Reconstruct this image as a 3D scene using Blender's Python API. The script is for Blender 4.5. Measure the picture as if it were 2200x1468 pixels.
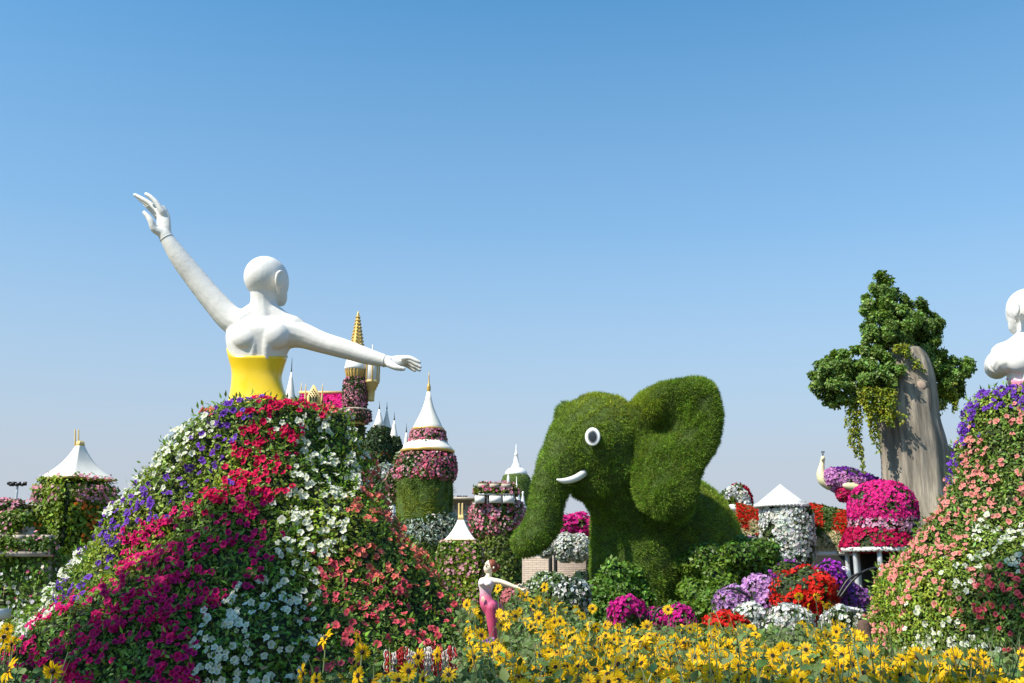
import bpy, math, random
import numpy as np
from mathutils import Vector, Matrix
from mathutils.bvhtree import BVHTree

for _o in list(bpy.data.objects):
    bpy.data.objects.remove(_o)
scene = bpy.context.scene
COL = scene.collection
R = math.radians

# ------------------------------------------------------------------ camera
CAM = np.array((0.0, 0.0, 1.7)); PITCH = R(13.05); F = 2139.0
cam_d = bpy.data.cameras.new('camera'); cam = bpy.data.objects.new('camera', cam_d); COL.objects.link(cam)
cam.location = CAM; cam.rotation_euler = (R(90) + PITCH, 0, 0)
cam_d.lens = 35; cam_d.sensor_width = 36; cam_d.clip_end = 3000; cam_d.clip_start = 0.05
scene.camera = cam

# ------------------------------------------------------------------ sky, sun, exposure
SUN = Vector((-0.74, -0.50, 1.02)).normalized()
world = bpy.data.worlds.new('World'); scene.world = world; world.use_nodes = True
nt = world.node_tree; nt.nodes.clear()
sky = nt.nodes.new('ShaderNodeTexSky'); sky.sky_type = 'NISHITA'; sky.sun_disc = False
sky.sun_elevation = math.asin(SUN.z); sky.sun_rotation = math.atan2(SUN.x, SUN.y)
sky.altitude = 0; sky.air_density = 1.0; sky.dust_density = 0.5; sky.ozone_density = 6.0
def wn(t): return nt.nodes.new(t)
tint = wn('ShaderNodeMix'); tint.data_type = 'RGBA'; tint.blend_type = 'MULTIPLY'; tint.inputs[0].default_value = 1.0; tint.inputs[7].default_value = (.43, .92, .93, 1)
# desert haze: the sky pales towards the horizon all the way round
geo = wn('ShaderNodeTexCoord'); sep = wn('ShaderNodeSeparateXYZ'); ramp = wn('ShaderNodeValToRGB'); hz = wn('ShaderNodeMix'); hz.data_type = 'RGBA'
HAZE = (2.36, 2.50, 2.83, 1); hz.inputs[7].default_value = HAZE
for k, (p, v) in enumerate([(0.0, 1.0), (.10, .93), (.20, .66), (.33, .32), (.53, .06), (1.0, 0.0)]):
    e = ramp.color_ramp.elements[k] if k < 2 else ramp.color_ramp.elements.new(p)
    e.position = p; e.color = (v, v, v, 1)
nt.links.new(geo.outputs['Generated'], sep.inputs[0]); nt.links.new(sep.outputs[2], ramp.inputs[0]); nt.links.new(ramp.outputs[0], hz.inputs[0])
bg = wn('ShaderNodeBackground'); bg.inputs['Strength'].default_value = 0.15
wo = wn('ShaderNodeOutputWorld')
nt.links.new(sky.outputs[0], tint.inputs[6]); nt.links.new(tint.outputs[2], hz.inputs[6]); nt.links.new(hz.outputs[2], bg.inputs[0]); nt.links.new(bg.outputs[0], wo.inputs[0])
sun_d = bpy.data.lights.new('sun', 'SUN'); sun_d.energy = 4.7; sun_d.angle = R(0.6); sun_d.color = (1.0, 0.92, 0.79)
sun = bpy.data.objects.new('sun', sun_d); COL.objects.link(sun)
sun.rotation_euler = (-SUN).to_track_quat('-Z', 'Y').to_euler(); sun.location = (-8, -6, 20)
vs = scene.view_settings
vs.view_transform = 'Standard'; vs.look = 'None'; vs.exposure = 0.65; vs.gamma = 1.0; vs.use_curve_mapping = False
scene.cycles.max_bounces = 6; scene.cycles.transmission_bounces = 4; scene.cycles.diffuse_bounces = 3

# ------------------------------------------------------------------ helpers
rng = np.random.default_rng(7)
_fw = np.array((0, math.cos(PITCH), math.sin(PITCH))); _up = np.array((0, -math.sin(PITCH), math.cos(PITCH)))
def at(px, py, Y):
    d = _fw + np.array(((px - 1100) / F, 0, 0)) + _up * ((734 - py) / F)
    return CAM + d * (Y / d[1])
def S(px, py, Y):
    d = _fw + _up * ((734 - py) / F)
    return Y / d[1] / F
def proj(P):
    P = np.asarray(P) - CAM
    w = P @ _fw
    return np.stack((1100 + F * P[..., 0] / w, 734 - F * (P @ _up) / w), -1)

def empty(name, loc, label, cat, group=None):
    o = bpy.data.objects.new(name, None); COL.objects.link(o); o.location = loc
    o['label'] = label; o['category'] = cat
    if group: o['group'] = group
    return o
def tag(o, label=None, cat=None, group=None, kind=None):
    if label: o['label'] = label
    if cat: o['category'] = cat
    if group: o['group'] = group
    if kind: o['kind'] = kind
    return o

def raw_mesh(name, V, faces, col=None, smooth=False):
    """faces: list of int arrays (n,k)"""
    V = np.asarray(V, dtype=np.float32)
    me = bpy.data.meshes.new(name)
    me.vertices.add(len(V)); me.vertices.foreach_set('co', V.ravel())
    faces = [np.asarray(f, dtype=np.int32) for f in faces if len(f)]
    loops = np.concatenate([f.ravel() for f in faces])
    tot = np.concatenate([np.full(len(f), f.shape[1], np.int32) for f in faces])
    start = np.concatenate(([0], np.cumsum(tot)[:-1])).astype(np.int32)
    me.loops.add(len(loops)); me.loops.foreach_set('vertex_index', loops)
    me.polygons.add(len(tot)); me.polygons.foreach_set('loop_start', start); me.polygons.foreach_set('loop_total', tot)
    if smooth: me.polygons.foreach_set('use_smooth', np.ones(len(tot), bool))
    me.update(calc_edges=True)
    if col is not None:
        a = me.color_attributes.new('Col', 'FLOAT_COLOR', 'POINT')
        c = np.ones((len(V), 4), np.float32); c[:, :3] = col
        a.data.foreach_set('color', c.ravel())
    return me

def link(name, me, mat, parent=None, kind=None):
    o = bpy.data.objects.new(name, me); COL.objects.link(o)
    if mat is not None:
        me.materials.clear(); me.materials.append(mat)
    if parent is not None:
        o.parent = parent
        o.matrix_parent_inverse = parent_world(parent).inverted()
    if kind: o['kind'] = kind
    return o
def parent_world(p):
    m = Matrix.LocRotScale(p.location, p.rotation_euler, p.scale)
    if p.parent: m = parent_world(p.parent) @ p.matrix_parent_inverse @ m
    return m

class MB:
    def __init__(s): s.V = []; s.F = {}; s.n = 0
    def add(s, V, F):
        V = np.asarray(V, float)
        for f in F:
            s.F.setdefault(len(f), []).append(np.array(f) + s.n)
        s.V.append(V); s.n += len(V); return s
    def grid(s, P, closed_u=False, caps=False):
        """P (m,n,3): rows m, ring n"""
        m, n, _ = P.shape; F = []
        for i in range(m - 1):
            for j in range(n if closed_u else n - 1):
                k = (j + 1) % n
                F.append((i * n + j, i * n + k, (i + 1) * n + k, (i + 1) * n + j))
        V = P.reshape(-1, 3)
        if caps:
            V = np.vstack((V, P[0].mean(0), P[-1].mean(0))); a = m * n; b = a + 1
            for j in range(n):
                k = (j + 1) % n
                F.append((a, k, j)); F.append((b, (m - 1) * n + j, (m - 1) * n + k))
        return s.add(V, F)
    def box(s, c, h, rz=0):
        c = np.array(c, float); v = np.array([(x, y, z) for z in (-1, 1) for y in (-1, 1) for x in (-1, 1)], float) * np.array(h)
        ca, sa = math.cos(rz), math.sin(rz)
        v = np.stack((v[:, 0] * ca - v[:, 1] * sa, v[:, 0] * sa + v[:, 1] * ca, v[:, 2]), -1) + c
        return s.add(v, [(0, 2, 3, 1), (4, 5, 7, 6), (0, 1, 5, 4), (2, 6, 7, 3), (0, 4, 6, 2), (1, 3, 7, 5)])
    def ell(s, c, r, rot=None, nu=32, nv=20):
        u = np.linspace(0, 2 * np.pi, nu, endpoint=False); v = np.linspace(0.02, np.pi - 0.02, nv)
        P = np.stack((np.sin(v)[:, None] * np.cos(u), np.sin(v)[:, None] * np.sin(u), -np.cos(v)[:, None] * np.ones(nu)), -1)
        P = P * np.array(r)
        if rot is not None: P = P @ np.array(rot.to_matrix() if hasattr(rot, 'to_matrix') else rot).T
        return s.grid(P + np.array(c), True, True)
    def tube(s, pts, rad, n=10, flat=None, round_caps=True):
        pts = np.asarray(pts, float); rad = np.asarray(rad, float)
        T = np.gradient(pts, axis=0); T /= np.linalg.norm(T, axis=1)[:, None] + 1e-9
        ref = np.array((0, 1.0, 0)) if abs(T[:, 1]).mean() < 0.8 else np.array((0, 0, 1.0))
        if round_caps:
            pre = [(-1.0, 0.12), (-0.85, 0.55), (-0.5, 0.87)]
            P2, R2, T2 = [], [], []
            for k, f in pre: P2.append(pts[0] + T[0] * k * rad[0]); R2.append(rad[0] * f); T2.append(T[0])
            for a, b, c in zip(pts, rad, T): P2.append(a); R2.append(b); T2.append(c)
            for k, f in reversed(pre): P2.append(pts[-1] - T[-1] * k * rad[-1]); R2.append(rad[-1] * f); T2.append(T[-1])
            pts, rad, T = np.array(P2), np.array(R2), np.array(T2)
        A = np.cross(T, ref); A /= np.linalg.norm(A, axis=1)[:, None]; B = np.cross(A, T)
        u = np.linspace(0, 2 * np.pi, n, endpoint=False); fl = 1 if flat is None else flat
        P = pts[:, None] + rad[:, None, None] * (A[:, None] * np.cos(u)[None, :, None] + B[:, None] * np.sin(u)[None, :, None] * fl)
        return s.grid(P, True, True)
    def mesh(s, name, smooth=False, col=None):
        return raw_mesh(name, np.vstack(s.V), [np.array(f) for f in s.F.values()], col, smooth)
    def build(s, name, mat, parent=None, smooth=False, kind=None, col=None):
        return link(name, s.mesh(name, smooth, col), mat, parent, kind)

def crom(pts, n=6):
    """Catmull-Rom through rows (any dims)"""
    p = np.asarray(pts, float); p = np.vstack((2 * p[0] - p[1], p, 2 * p[-1] - p[-2])); out = []
    for i in range(1, len(p) - 2):
        for t in np.linspace(0, 1, n, endpoint=False):
            a, b, c, d = p[i - 1], p[i], p[i + 1], p[i + 2]
            out.append(0.5 * (2 * b + (c - a) * t + (2 * a - 5 * b + 4 * c - d) * t * t + (3 * b - a - 3 * c + d) * t ** 3))
    out.append(p[-2]); return np.array(out)
def chain_px(mb, pts, n=14, sub=6, flat=None):
    w = [list(at(a, b, Y)) + [r * S(a, b, Y)] for a, b, Y, r in pts]
    q = crom(w, sub) if len(w) > 2 else np.array([np.array(w[0]) * (1 - t) + np.array(w[1]) * t for t in np.linspace(0, 1, 5)])
    mb.tube(q[:, :3], np.abs(q[:, 3]), n, flat)
def ell_px(mb, px, py, Y, rx, ry, rd, rot=None):
    s = S(px, py, Y); mb.ell(at(px, py, Y), (rx * s, rd, ry * s), rot)

def remesh(me, voxel, smooth_it=6, fac=0.5):
    o = bpy.data.objects.new('tmp', me); COL.objects.link(o)
    m = o.modifiers.new('r', 'REMESH'); m.mode = 'VOXEL'; m.voxel_size = voxel; m.use_smooth_shade = True
    if smooth_it:
        k = o.modifiers.new('s', 'SMOOTH'); k.factor = fac; k.iterations = smooth_it
    dg = bpy.context.evaluated_depsgraph_get()
    res = bpy.data.meshes.new_from_object(o.evaluated_get(dg))
    bpy.data.objects.remove(o)
    res.polygons.foreach_set('use_smooth', np.ones(len(res.polygons), bool))
    return res
def arrays(me):
    V = np.empty(len(me.vertices) * 3, np.float32); me.vertices.foreach_get('co', V); V = V.reshape(-1, 3)
    me.calc_loop_triangles()
    T = np.empty(len(me.loop_triangles) * 3, np.int32); me.loop_triangles.foreach_get('vertices', T); return V, T.reshape(-1, 3)
def sample(me, n):
    V, T = arrays(me); a, b, c = V[T[:, 0]], V[T[:, 1]], V[T[:, 2]]
    N = np.cross(b - a, c - a); A = np.linalg.norm(N, axis=1)
    i = rng.choice(len(T), n, p=A / A.sum()); u, v = rng.random((2, n)); m = u + v > 1; u[m] = 1 - u[m]; v[m] = 1 - v[m]
    P = a[i] + (b - a)[i] * u[:, None] + (c - a)[i] * v[:, None]
    return P, N[i] / (A[i][:, None] + 1e-12)

def fbm(P, freq, seed=0, octv=3):
    g = np.random.default_rng(seed); P = np.asarray(P); out = np.zeros(P.shape[:-1]); amp = 1.0; tot = 0
    for o in range(octv):
        for k in range(5):
            d = g.normal(size=3); d /= np.linalg.norm(d)
            out += amp * np.sin(P @ d * freq * (0.7 + 0.6 * g.random()) * 2 * np.pi + g.random() * 6.28) / 5 ** 0.5
        tot += amp; amp *= 0.5; freq *= 2
    return out / tot     # roughly -1.4..1.4, sd ~.6

# templates: V (k,3), T list, w (k) blend to centre colour
def t_leaf(wd=0.3, cup=0.06):
    return (np.array([(0, 0, 0), (-wd, .42, cup), (wd, .42, cup), (0, .5, -.02), (0, 1, -.12)], float),
            np.array([(0, 2, 3), (3, 2, 4), (0, 3, 1), (1, 3, 4)]), np.zeros(5))
def t_leaf2(wd=0.3):
    return (np.array([(0, 0, 0), (-wd, .45, .05), (wd, .45, .05), (0, 1, -.08)], float), np.array([(0, 2, 3), (0, 3, 1)]), np.zeros(4))
def t_blade(w=0.05, lean=0.35):
    return (np.array([(-w, 0, -.1), (w, 0, -.1), (0, lean, 1)], float), np.array([(0, 1, 2)]), np.zeros(3))
def t_blossom(k=5):
    V = [(0, 0, -.1)]; W = [1.0]
    for i in range(k):
        a = i * 2 * math.pi / k; V.append((.5 * math.cos(a), .5 * math.sin(a), .04)); W.append(0)
        a += math.pi / k; V.append((.36 * math.cos(a), .36 * math.sin(a), 0)); W.append(0)
    n = 2 * k
    return np.array(V), np.array([(0, 1 + i, 1 + (i + 1) % n) for i in range(n)]), np.array(W) * .5
def t_petunia(seed=0, droop=0.0, frill=0.05):
    g = np.random.default_rng(seed); V = [(0, 0, -.28)]; W = [1.0]; T = []
    for i in range(10):
        a = i * math.pi / 5; V.append((.13 * math.cos(a), .13 * math.sin(a), -.06)); W.append(.75)
    for i in range(20):
        a = i * math.pi / 10; lobe = .5 if i % 4 in (0,) else (.475 if i % 4 in (1, 3) else .40)
        lobe *= 1 + .09 * g.normal()
        V.append((lobe * math.cos(a), lobe * math.sin(a), .03 + frill * g.normal() - droop * (1 if i % 4 == 0 else .6))); W.append(0)
    for i in range(10):
        j = (i + 1) % 10; T.append((0, 1 + i, 1 + j))
        o0, o1, o2 = 11 + 2 * i, 11 + 2 * i + 1, 11 + (2 * i + 2) % 20
        T += [(1 + i, o0, o1), (1 + i, o1, 1 + j), (1 + j, o1, o2)]
    return np.array(V), np.array(T), np.array(W)

def frames(N, tilt):
    n = len(N); N = N + rng.normal(size=(n, 3)) * tilt; N /= np.linalg.norm(N, axis=1)[:, None] + 1e-9
    r = rng.normal(size=(n, 3)); X = np.cross(N, r); X /= np.linalg.norm(X, axis=1)[:, None] + 1e-9
    return X, np.cross(N, X), N
def scatter(name, tm, P, N, size, color, mat, parent, tilt=0.3, centre=None, kind='stuff', updir=None):
    V, T, W = tm; n = len(P)
    if n == 0: return None
    X, Y, Z = frames(np.asarray(N, float), tilt)
    if updir is not None:        # leaf axis towards a direction
        d = np.asarray(updir, float) + rng.normal(size=(n, 3)) * .5
        Y = d - (d * Z).sum(1)[:, None] * Z; Y /= np.linalg.norm(Y, axis=1)[:, None] + 1e-9; X = np.cross(Y, Z)
    size = np.broadcast_to(np.asarray(size, float), (n,))
    out = (V[None, :, 0, None] * X[:, None] + V[None, :, 1, None] * Y[:, None] + V[None, :, 2, None] * Z[:, None]) * size[:, None, None] + np.asarray(P)[:, None]
    k = len(V); Tt = (T[None] + (np.arange(n) * k)[:, None, None]).reshape(-1, 3)
    color = np.broadcast_to(np.asarray(color, float), (n, 3))
    c = np.repeat(color[:, None], k, 1)
    if centre is not None: 
        cc = np.broadcast_to(np.asarray(centre, float), (n, 3))
        c = c * (1 - W[None, :, None]) + cc[:, None] * W[None, :, None]
    me = raw_mesh(name, out.reshape(-1, 3), [Tt], c.reshape(-1, 3))
    return link(name, me, mat, parent, kind)
def vary(base, n, amt=0.2, hue=0.1):
    c = np.tile(np.array(base, float), (n, 1)); c *= np.exp(rng.normal(size=(n, 1)) * amt); c *= np.exp(rng.normal(size=(n, 3)) * hue); return np.clip(c, 0, .92)
def mixc(a, b, t): t = np.clip(t, 0, 1)[:, None]; return a * (1 - t) + b * t

# ------------------------------------------------------------------ materials
def new_mat(name):
    m = bpy.data.materials.new(name); m.use_nodes = True; n = m.node_tree; n.nodes.clear()
    out = n.nodes.new('ShaderNodeOutputMaterial'); return m, n, out
def plant_mat(name, trans=0.3, rough=0.55, spec=0.3, tint=(1.0, 1.0, 1.0), cst=None):
    m, n, out = new_mat(name)
    a = n.nodes.new('ShaderNodeVertexColor'); a.layer_name = 'Col'
    p = n.nodes.new('ShaderNodeBsdfPrincipled'); p.inputs['Roughness'].default_value = rough; p.inputs['Specular IOR Level'].default_value = spec
    t = n.nodes.new('ShaderNodeBsdfTranslucent'); mx = n.nodes.new('ShaderNodeMixShader'); mx.inputs[0].default_value = trans
    g = n.nodes.new('ShaderNodeMix'); g.data_type = 'RGBA'; g.blend_type = 'MULTIPLY'; g.inputs[0].default_value = 1; g.inputs[7].default_value = (*tint, 1)
    n.links.new(a.outputs[0], p.inputs['Base Color']); n.links.new(a.outputs[0], g.inputs[6]); n.links.new(g.outputs[2], t.inputs[0])
    n.links.new(p.outputs[0], mx.inputs[1]); n.links.new(t.outputs[0], mx.inputs[2]); n.links.new(mx.outputs[0], out.inputs[0]); return m
def paint(name, col, rough=0.5, var=0.12, scale=6.0, bump=0.05, metal=0.0, spec=0.5, coat=0.0, bscale=40.0, col2=None):
    m, n, out = new_mat(name)
    p = n.nodes.new('ShaderNodeBsdfPrincipled'); p.inputs['Roughness'].default_value = rough; p.inputs['Metallic'].default_value = metal
    p.inputs['Specular IOR Level'].default_value = spec; p.inputs['Coat Weight'].default_value = coat
    tc = n.nodes.new('ShaderNodeTexCoord')
    z = n.nodes.new('ShaderNodeTexNoise'); z.inputs['Scale'].default_value = scale; z.inputs['Detail'].default_value = 6; z.inputs['Roughness'].default_value = .6
    n.links.new(tc.outputs['Object'], z.inputs['Vector'])
    r = n.nodes.new('ShaderNodeValToRGB'); r.color_ramp.elements[0].position = .35; r.color_ramp.elements[1].position = .65
    c2 = col2 if col2 else tuple(c * (1 - var * 2) for c in col)
    r.color_ramp.elements[0].color = (*c2, 1); r.color_ramp.elements[1].color = (*col, 1)
    n.links.new(z.outputs[0], r.inputs[0]); n.links.new(r.outputs[0], p.inputs['Base Color'])
    if bump:
        z2 = n.nodes.new('ShaderNodeTexNoise'); z2.inputs['Scale'].default_value = bscale; z2.inputs['Detail'].default_value = 4
        n.links.new(tc.outputs['Object'], z2.inputs['Vector'])
        b = n.nodes.new('ShaderNodeBump'); b.inputs['Strength'].default_value = bump; b.inputs['Distance'].default_value = .05
        n.links.new(z2.outputs[0], b.inputs['Height']); n.links.new(b.outputs[0], p.inputs['Normal'])
    n.links.new(p.outputs[0], out.inputs[0]); return m
M = {}
M['leaf'] = plant_mat('leaf', .32, .45, .35, (1.15, 1.1, .5))
M['grass'] = plant_mat('grass_blade', .3, .6, .2, (1.1, 1.1, .6))
M['petal'] = plant_mat('petal', .35, .6, .15)
M['sun_petal'] = plant_mat('sun_petal', .4, .55, .2)
M['greyleaf'] = plant_mat('greyleaf', .2, .6, .25, (1.05, 1.1, .6))
M['gap_green'] = paint('gap_green', (.025, .04, .012), .9, .3, 8, .3)  # dark base green; shade in the gaps between leaves is in the colour
M['turf'] = paint('turf', (.085, .14, .018), .9, .3, 10, .4)
M['statue'] = paint('statue_white', (.76, .745, .71), .5, .05, 2.2, .10, bscale=11, spec=.4)
M['yellow'] = paint('yellow_gloss', (.88, .60, .006), .28, .03, 3, .03, coat=.5, bscale=9)
M['pinkpaint'] = paint('pink_gloss', (.80, .30, .42), .3, .03, 3, .02, coat=.3)
M['canvas'] = paint('tent_canvas', (.84, .80, .71), .7, .06, 1.2, .05, bscale=5, spec=.2)
M['white'] = paint('white_paint', (.80, .79, .76), .5, .05, 3, .04)
M['gold'] = paint('gold_paint', (.66, .42, .10), .38, .15, 5, .05, metal=.25, spec=.6)
M['goldpale'] = paint('pale_gold', (.72, .52, .2), .5, .1, 5, .05)
M['dark'] = paint('near_black', (.012, .013, .012), .9, .2, 3, 0)  # near-black colour, stands in for shade inside openings and pavilions
M['iron'] = paint('black_iron', (.018, .018, .02), .45, .2, 12, .05, spec=.5)
M['stone'] = paint('pale_stone', (.50, .42, .34), .85, .15, 2.5, .2, bscale=12)
M['greystone'] = paint('grey_stone', (.34, .34, .33), .85, .15, 2.5, .2, bscale=12)
M['eye_white'] = paint('eye_white', (.82, .82, .82), .3, .02, 4, 0)
M['eye_black'] = paint('eye_black', (.03, .04, .05), .35, .2, 4, 0)
M['eye_grey'] = paint('eye_grey', (.33, .34, .35), .4, .2, 4, 0)
M['steel'] = paint('post_steel', (.55, .56, .57), .4, .1, 5, .03, metal=.3)
M['wood'] = paint('old_wood', (.13, .07, .045), .8, .25, 9, .3)

# ------------------------------------------------------------------ ground
def ground_mat():
    m, n, out = new_mat('ground_soil')
    p = n.nodes.new('ShaderNodeBsdfPrincipled'); p.inputs['Roughness'].default_value = .95
    tc = n.nodes.new('ShaderNodeTexCoord'); z = n.nodes.new('ShaderNodeTexNoise'); z.inputs['Scale'].default_value = .6; z.inputs['Detail'].default_value = 9
    r = n.nodes.new('ShaderNodeValToRGB'); r.color_ramp.elements[0].color = (.05, .07, .02, 1); r.color_ramp.elements[1].color = (.22, .17, .11, 1)
    r.color_ramp.elements[0].position = .42; r.color_ramp.elements[1].position = .66
    n.links.new(tc.outputs['Object'], z.inputs[0]); n.links.new(z.outputs[0], r.inputs[0]); n.links.new(r.outputs[0], p.inputs['Base Color']); n.links.new(p.outputs[0], out.inputs[0]); return m
MB().add([(-900, -60, 0), (900, -60, 0), (900, 1500, 0), (-900, 1500, 0)], [(0, 1, 2, 3)]).build('ground', ground_mat()).__setitem__('kind', 'structure')

# ------------------------------------------------------------------ flower mounds
FL = {  # petal colours, throat colour
    'W': ((.82, .82, .78), (.50, .55, .25)), 'P': ((.22, .06, .60), (.04, .01, .12)), 'R': ((.84, .009, .105), (.16, .0, .02)),
    'M': ((.82, .012, .19), (.16, .0, .04)), 'C': ((.88, .23, .18), (.55, .08, .05)), 'K': ((.86, .36, .32), (.60, .12, .10)), 'L': ((.52, .22, .62), (.3, .08, .35)),
    'N': ((.86, .13, .17), (.36, .02, .04))}
_pet = {}
def petunia_mesh(kind, v):
    if (kind, v) not in _pet:
        V, T, W = t_petunia(v + 11, droop=(.0, .06, .15, .28)[v], frill=(.04, .06, .05, .08)[v])
        a, b = np.array(FL[kind][0]), np.array(FL[kind][1]); a = np.clip(a * (1, 0.88, 1.06, .96)[v], 0, .88)
        c = a[None] * (1 - W[:, None]) + b[None] * W[:, None]
        me = raw_mesh('petunia', V, [T], c, True); me.materials.append(M['petal']); _pet[(kind, v)] = me
    return _pet[(kind, v)]

def mound(cx, Yc, prof, seeds, label, n_leaf, n_cand, dens, seed, size=.075, leafcol=(.115, .215, .028), hem=None):
    zx = [at(cx, py, Yc) for py, _ in prof]; X0 = at(cx, 1150, Yc)[0]
    Z = np.array([z[2] for z in zx]); Rr = np.array([r * S(cx, py, Yc) for py, r in prof])
    q = crom(np.stack((Z, Rr), -1), 10); Z, Rr = q[:, 0], np.maximum(q[:, 1], .01)
    seg = np.hypot(np.diff(Z), np.diff(Rr)); L = np.concatenate(([0], np.cumsum(seg))); L /= L[-1]
    def f(th, t, off=0.0):
        r = np.interp(t, L, Rr); z = np.interp(t, L, Z)
        P = np.stack((X0 + r * np.cos(th), Yc + r * np.sin(th), z), -1)
        b = .10 * fbm(P, .75, seed, 2) + .045 * fbm(P, 2.2, seed + 1, 2)
        b *= np.clip(t * 6, 0.15, 1)
        P[..., 0] += (b + off) * np.cos(th) * .85; P[..., 1] += (b + off) * np.sin(th) * .85; P[..., 2] += (b + off) * .5
        return P
    def nrm(th, t):
        e = 1e-3; a = f(th + e, t) - f(th - e, t); b = f(th, np.clip(t + e, 0, 1)) - f(th, np.clip(t - e, 0, 1))
        n = np.cross(b, a); n /= np.linalg.norm(n, axis=-1)[..., None] + 1e-9
        # smooth a little towards the plain cone normal
        return n
    root = empty('flower_mound', (X0, Yc, 0), label, 'flower mound')
    th, t = np.meshgrid(np.linspace(0, 2 * np.pi, 180, endpoint=False), np.linspace(0, 1, 90))
    MB().grid(f(th, t), True).build('soil_bank', M['gap_green'], root, True)  # dark base colour stands in for shade between the leaves
    def pick(n, back=.25):
        w = np.interp(np.linspace(0, 1, 400), L, Rr); w /= w.sum()
        t = rng.choice(np.linspace(0, 1, 400), n, p=w) + rng.random(n) / 400; t = np.clip(t, 0, 1); th = rng.random(n) * 2 * np.pi
        keep = (np.sin(th) < .45) | (rng.random(n) < back); return th[keep], t[keep]
    # leaves
    th, t = pick(n_leaf); N = nrm(th, t)
    flip = ((N * np.stack((np.cos(th), np.sin(th), np.full_like(th, .4)), -1)).sum(-1) < 0); N[flip] *= -1
    P = f(th, t, -.02 + .10 * rng.random(len(th)) ** 1.2)
    a = vary(leafcol, len(P), .32, .12); yel = vary((.28, .36, .035), len(P), .25, .1); brn = vary((.11, .075, .03), len(P), .25, .1)
    v = fbm(P, .55, seed + 5, 2); a = mixc(a, yel, (v - .25) * 1.4); w2 = rng.random(len(P)) < .035 + .06 * (fbm(P, 1.1, seed + 9, 2) > .6); a[w2] = brn[w2]
    pj = proj(P); 
    if 'yg' in seeds:
        for (x, y, r) in seeds['yg']:
            m = np.exp(-((pj[:, 0] - x) ** 2 + (pj[:, 1] - y) ** 2) / r ** 2); a = mixc(a, yel, m * 1.2)
    scatter('leaves', t_leaf(.30, .07), P, N * 1.0 + np.array((-.1, 0, .35)), .028 + .028 * rng.random(len(P)), a, M['leaf'], root, .55)
    # sprigs standing off the surface
    k = len(P) // 14; i = rng.choice(len(P), k, replace=False)
    scatter('sprigs', t_leaf(.18, .03), P[i] + N[i] * .05, rng.normal(size=(k, 3)), .05 + .03 * rng.random(k), vary((.14, .25, .035), k, .3, .1), M['leaf'], root, .2, updir=N[i] + np.array((0, 0, .5)))
    # blossoms
    th, t = pick(n_cand); P0 = f(th, t); pj = proj(P0); pj = pj + rng.normal(size=pj.shape) * 9
    sx = np.array([(x, y) for kk, l in seeds.items() if kk != 'yg' for x, y in l]); sk = [kk for kk, l in seeds.items() if kk != 'yg' for _ in l]
    nn = ((pj[:, None] - sx[None]) ** 2).sum(-1).argmin(1); kind = np.array(sk)[nn]
    clump = fbm(P0, 1.5, seed + 21, 2) * .55 + fbm(P0, 4, seed + 22, 2) * .45
    pr = np.array([dens.get(k_, 0) for k_ in kind]) * np.clip(.75 + 1.35 * clump, .03, 2.6)
    keep = rng.random(len(pr)) < pr; th, t, P0, kind = th[keep], t[keep], P0[keep], kind[keep]
    N = nrm(th, t); fl = ((N * np.stack((np.cos(th), np.sin(th), np.full_like(th, .4)), -1)).sum(-1) < 0); N[fl] *= -1
    P = f(th, t, .07 + .04 * rng.random(len(th)))
    Nf = N + np.array((-.15, -.25, .15)) + rng.normal(size=N.shape) * .38; Nf /= np.linalg.norm(Nf, axis=1)[:, None]
    sz = size * np.exp(rng.normal(size=len(P)) * .14)
    view = P - CAM; dist = np.linalg.norm(view, axis=1); facing = -(N * view).sum(1) / dist; pj = proj(P)
    vis = (facing > .05) & (pj[:, 0] > -10) & (pj[:, 0] < 2210) & (pj[:, 1] < 1475)
    score = np.where(vis, sz / dist, -1); order = np.argsort(-score); big = order[:min(300, int(vis.sum()))]; rest = order[len(big):]
    for i in big:
        o = bpy.data.objects.new('petunia', petunia_mesh(kind[i], int(rng.integers(4)))); COL.objects.link(o); o.parent = root
        q = Vector(Nf[i]).to_track_quat('Z', 'Y').to_matrix().to_4x4() @ Matrix.Rotation(rng.random() * 6.28, 4, 'Z')
        o.matrix_basis = Matrix.Translation(Vector(P[i]) - root.location) @ q @ Matrix.Diagonal((sz[i], sz[i] * (.85 + .15 * rng.random()), sz[i], 1))
    ca = np.array([FL[k_][0] for k_ in kind[rest]]); cb = np.array([FL[k_][1] for k_ in kind[rest]])
    scatter('small_petunias', t_petunia(3, .04, .06), P[rest], Nf[rest], sz[rest], np.clip(ca * np.exp(rng.normal(size=(len(rest), 1)) * .10), 0, .88), M['petal'], root, .05, cb)
    return root, f

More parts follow.
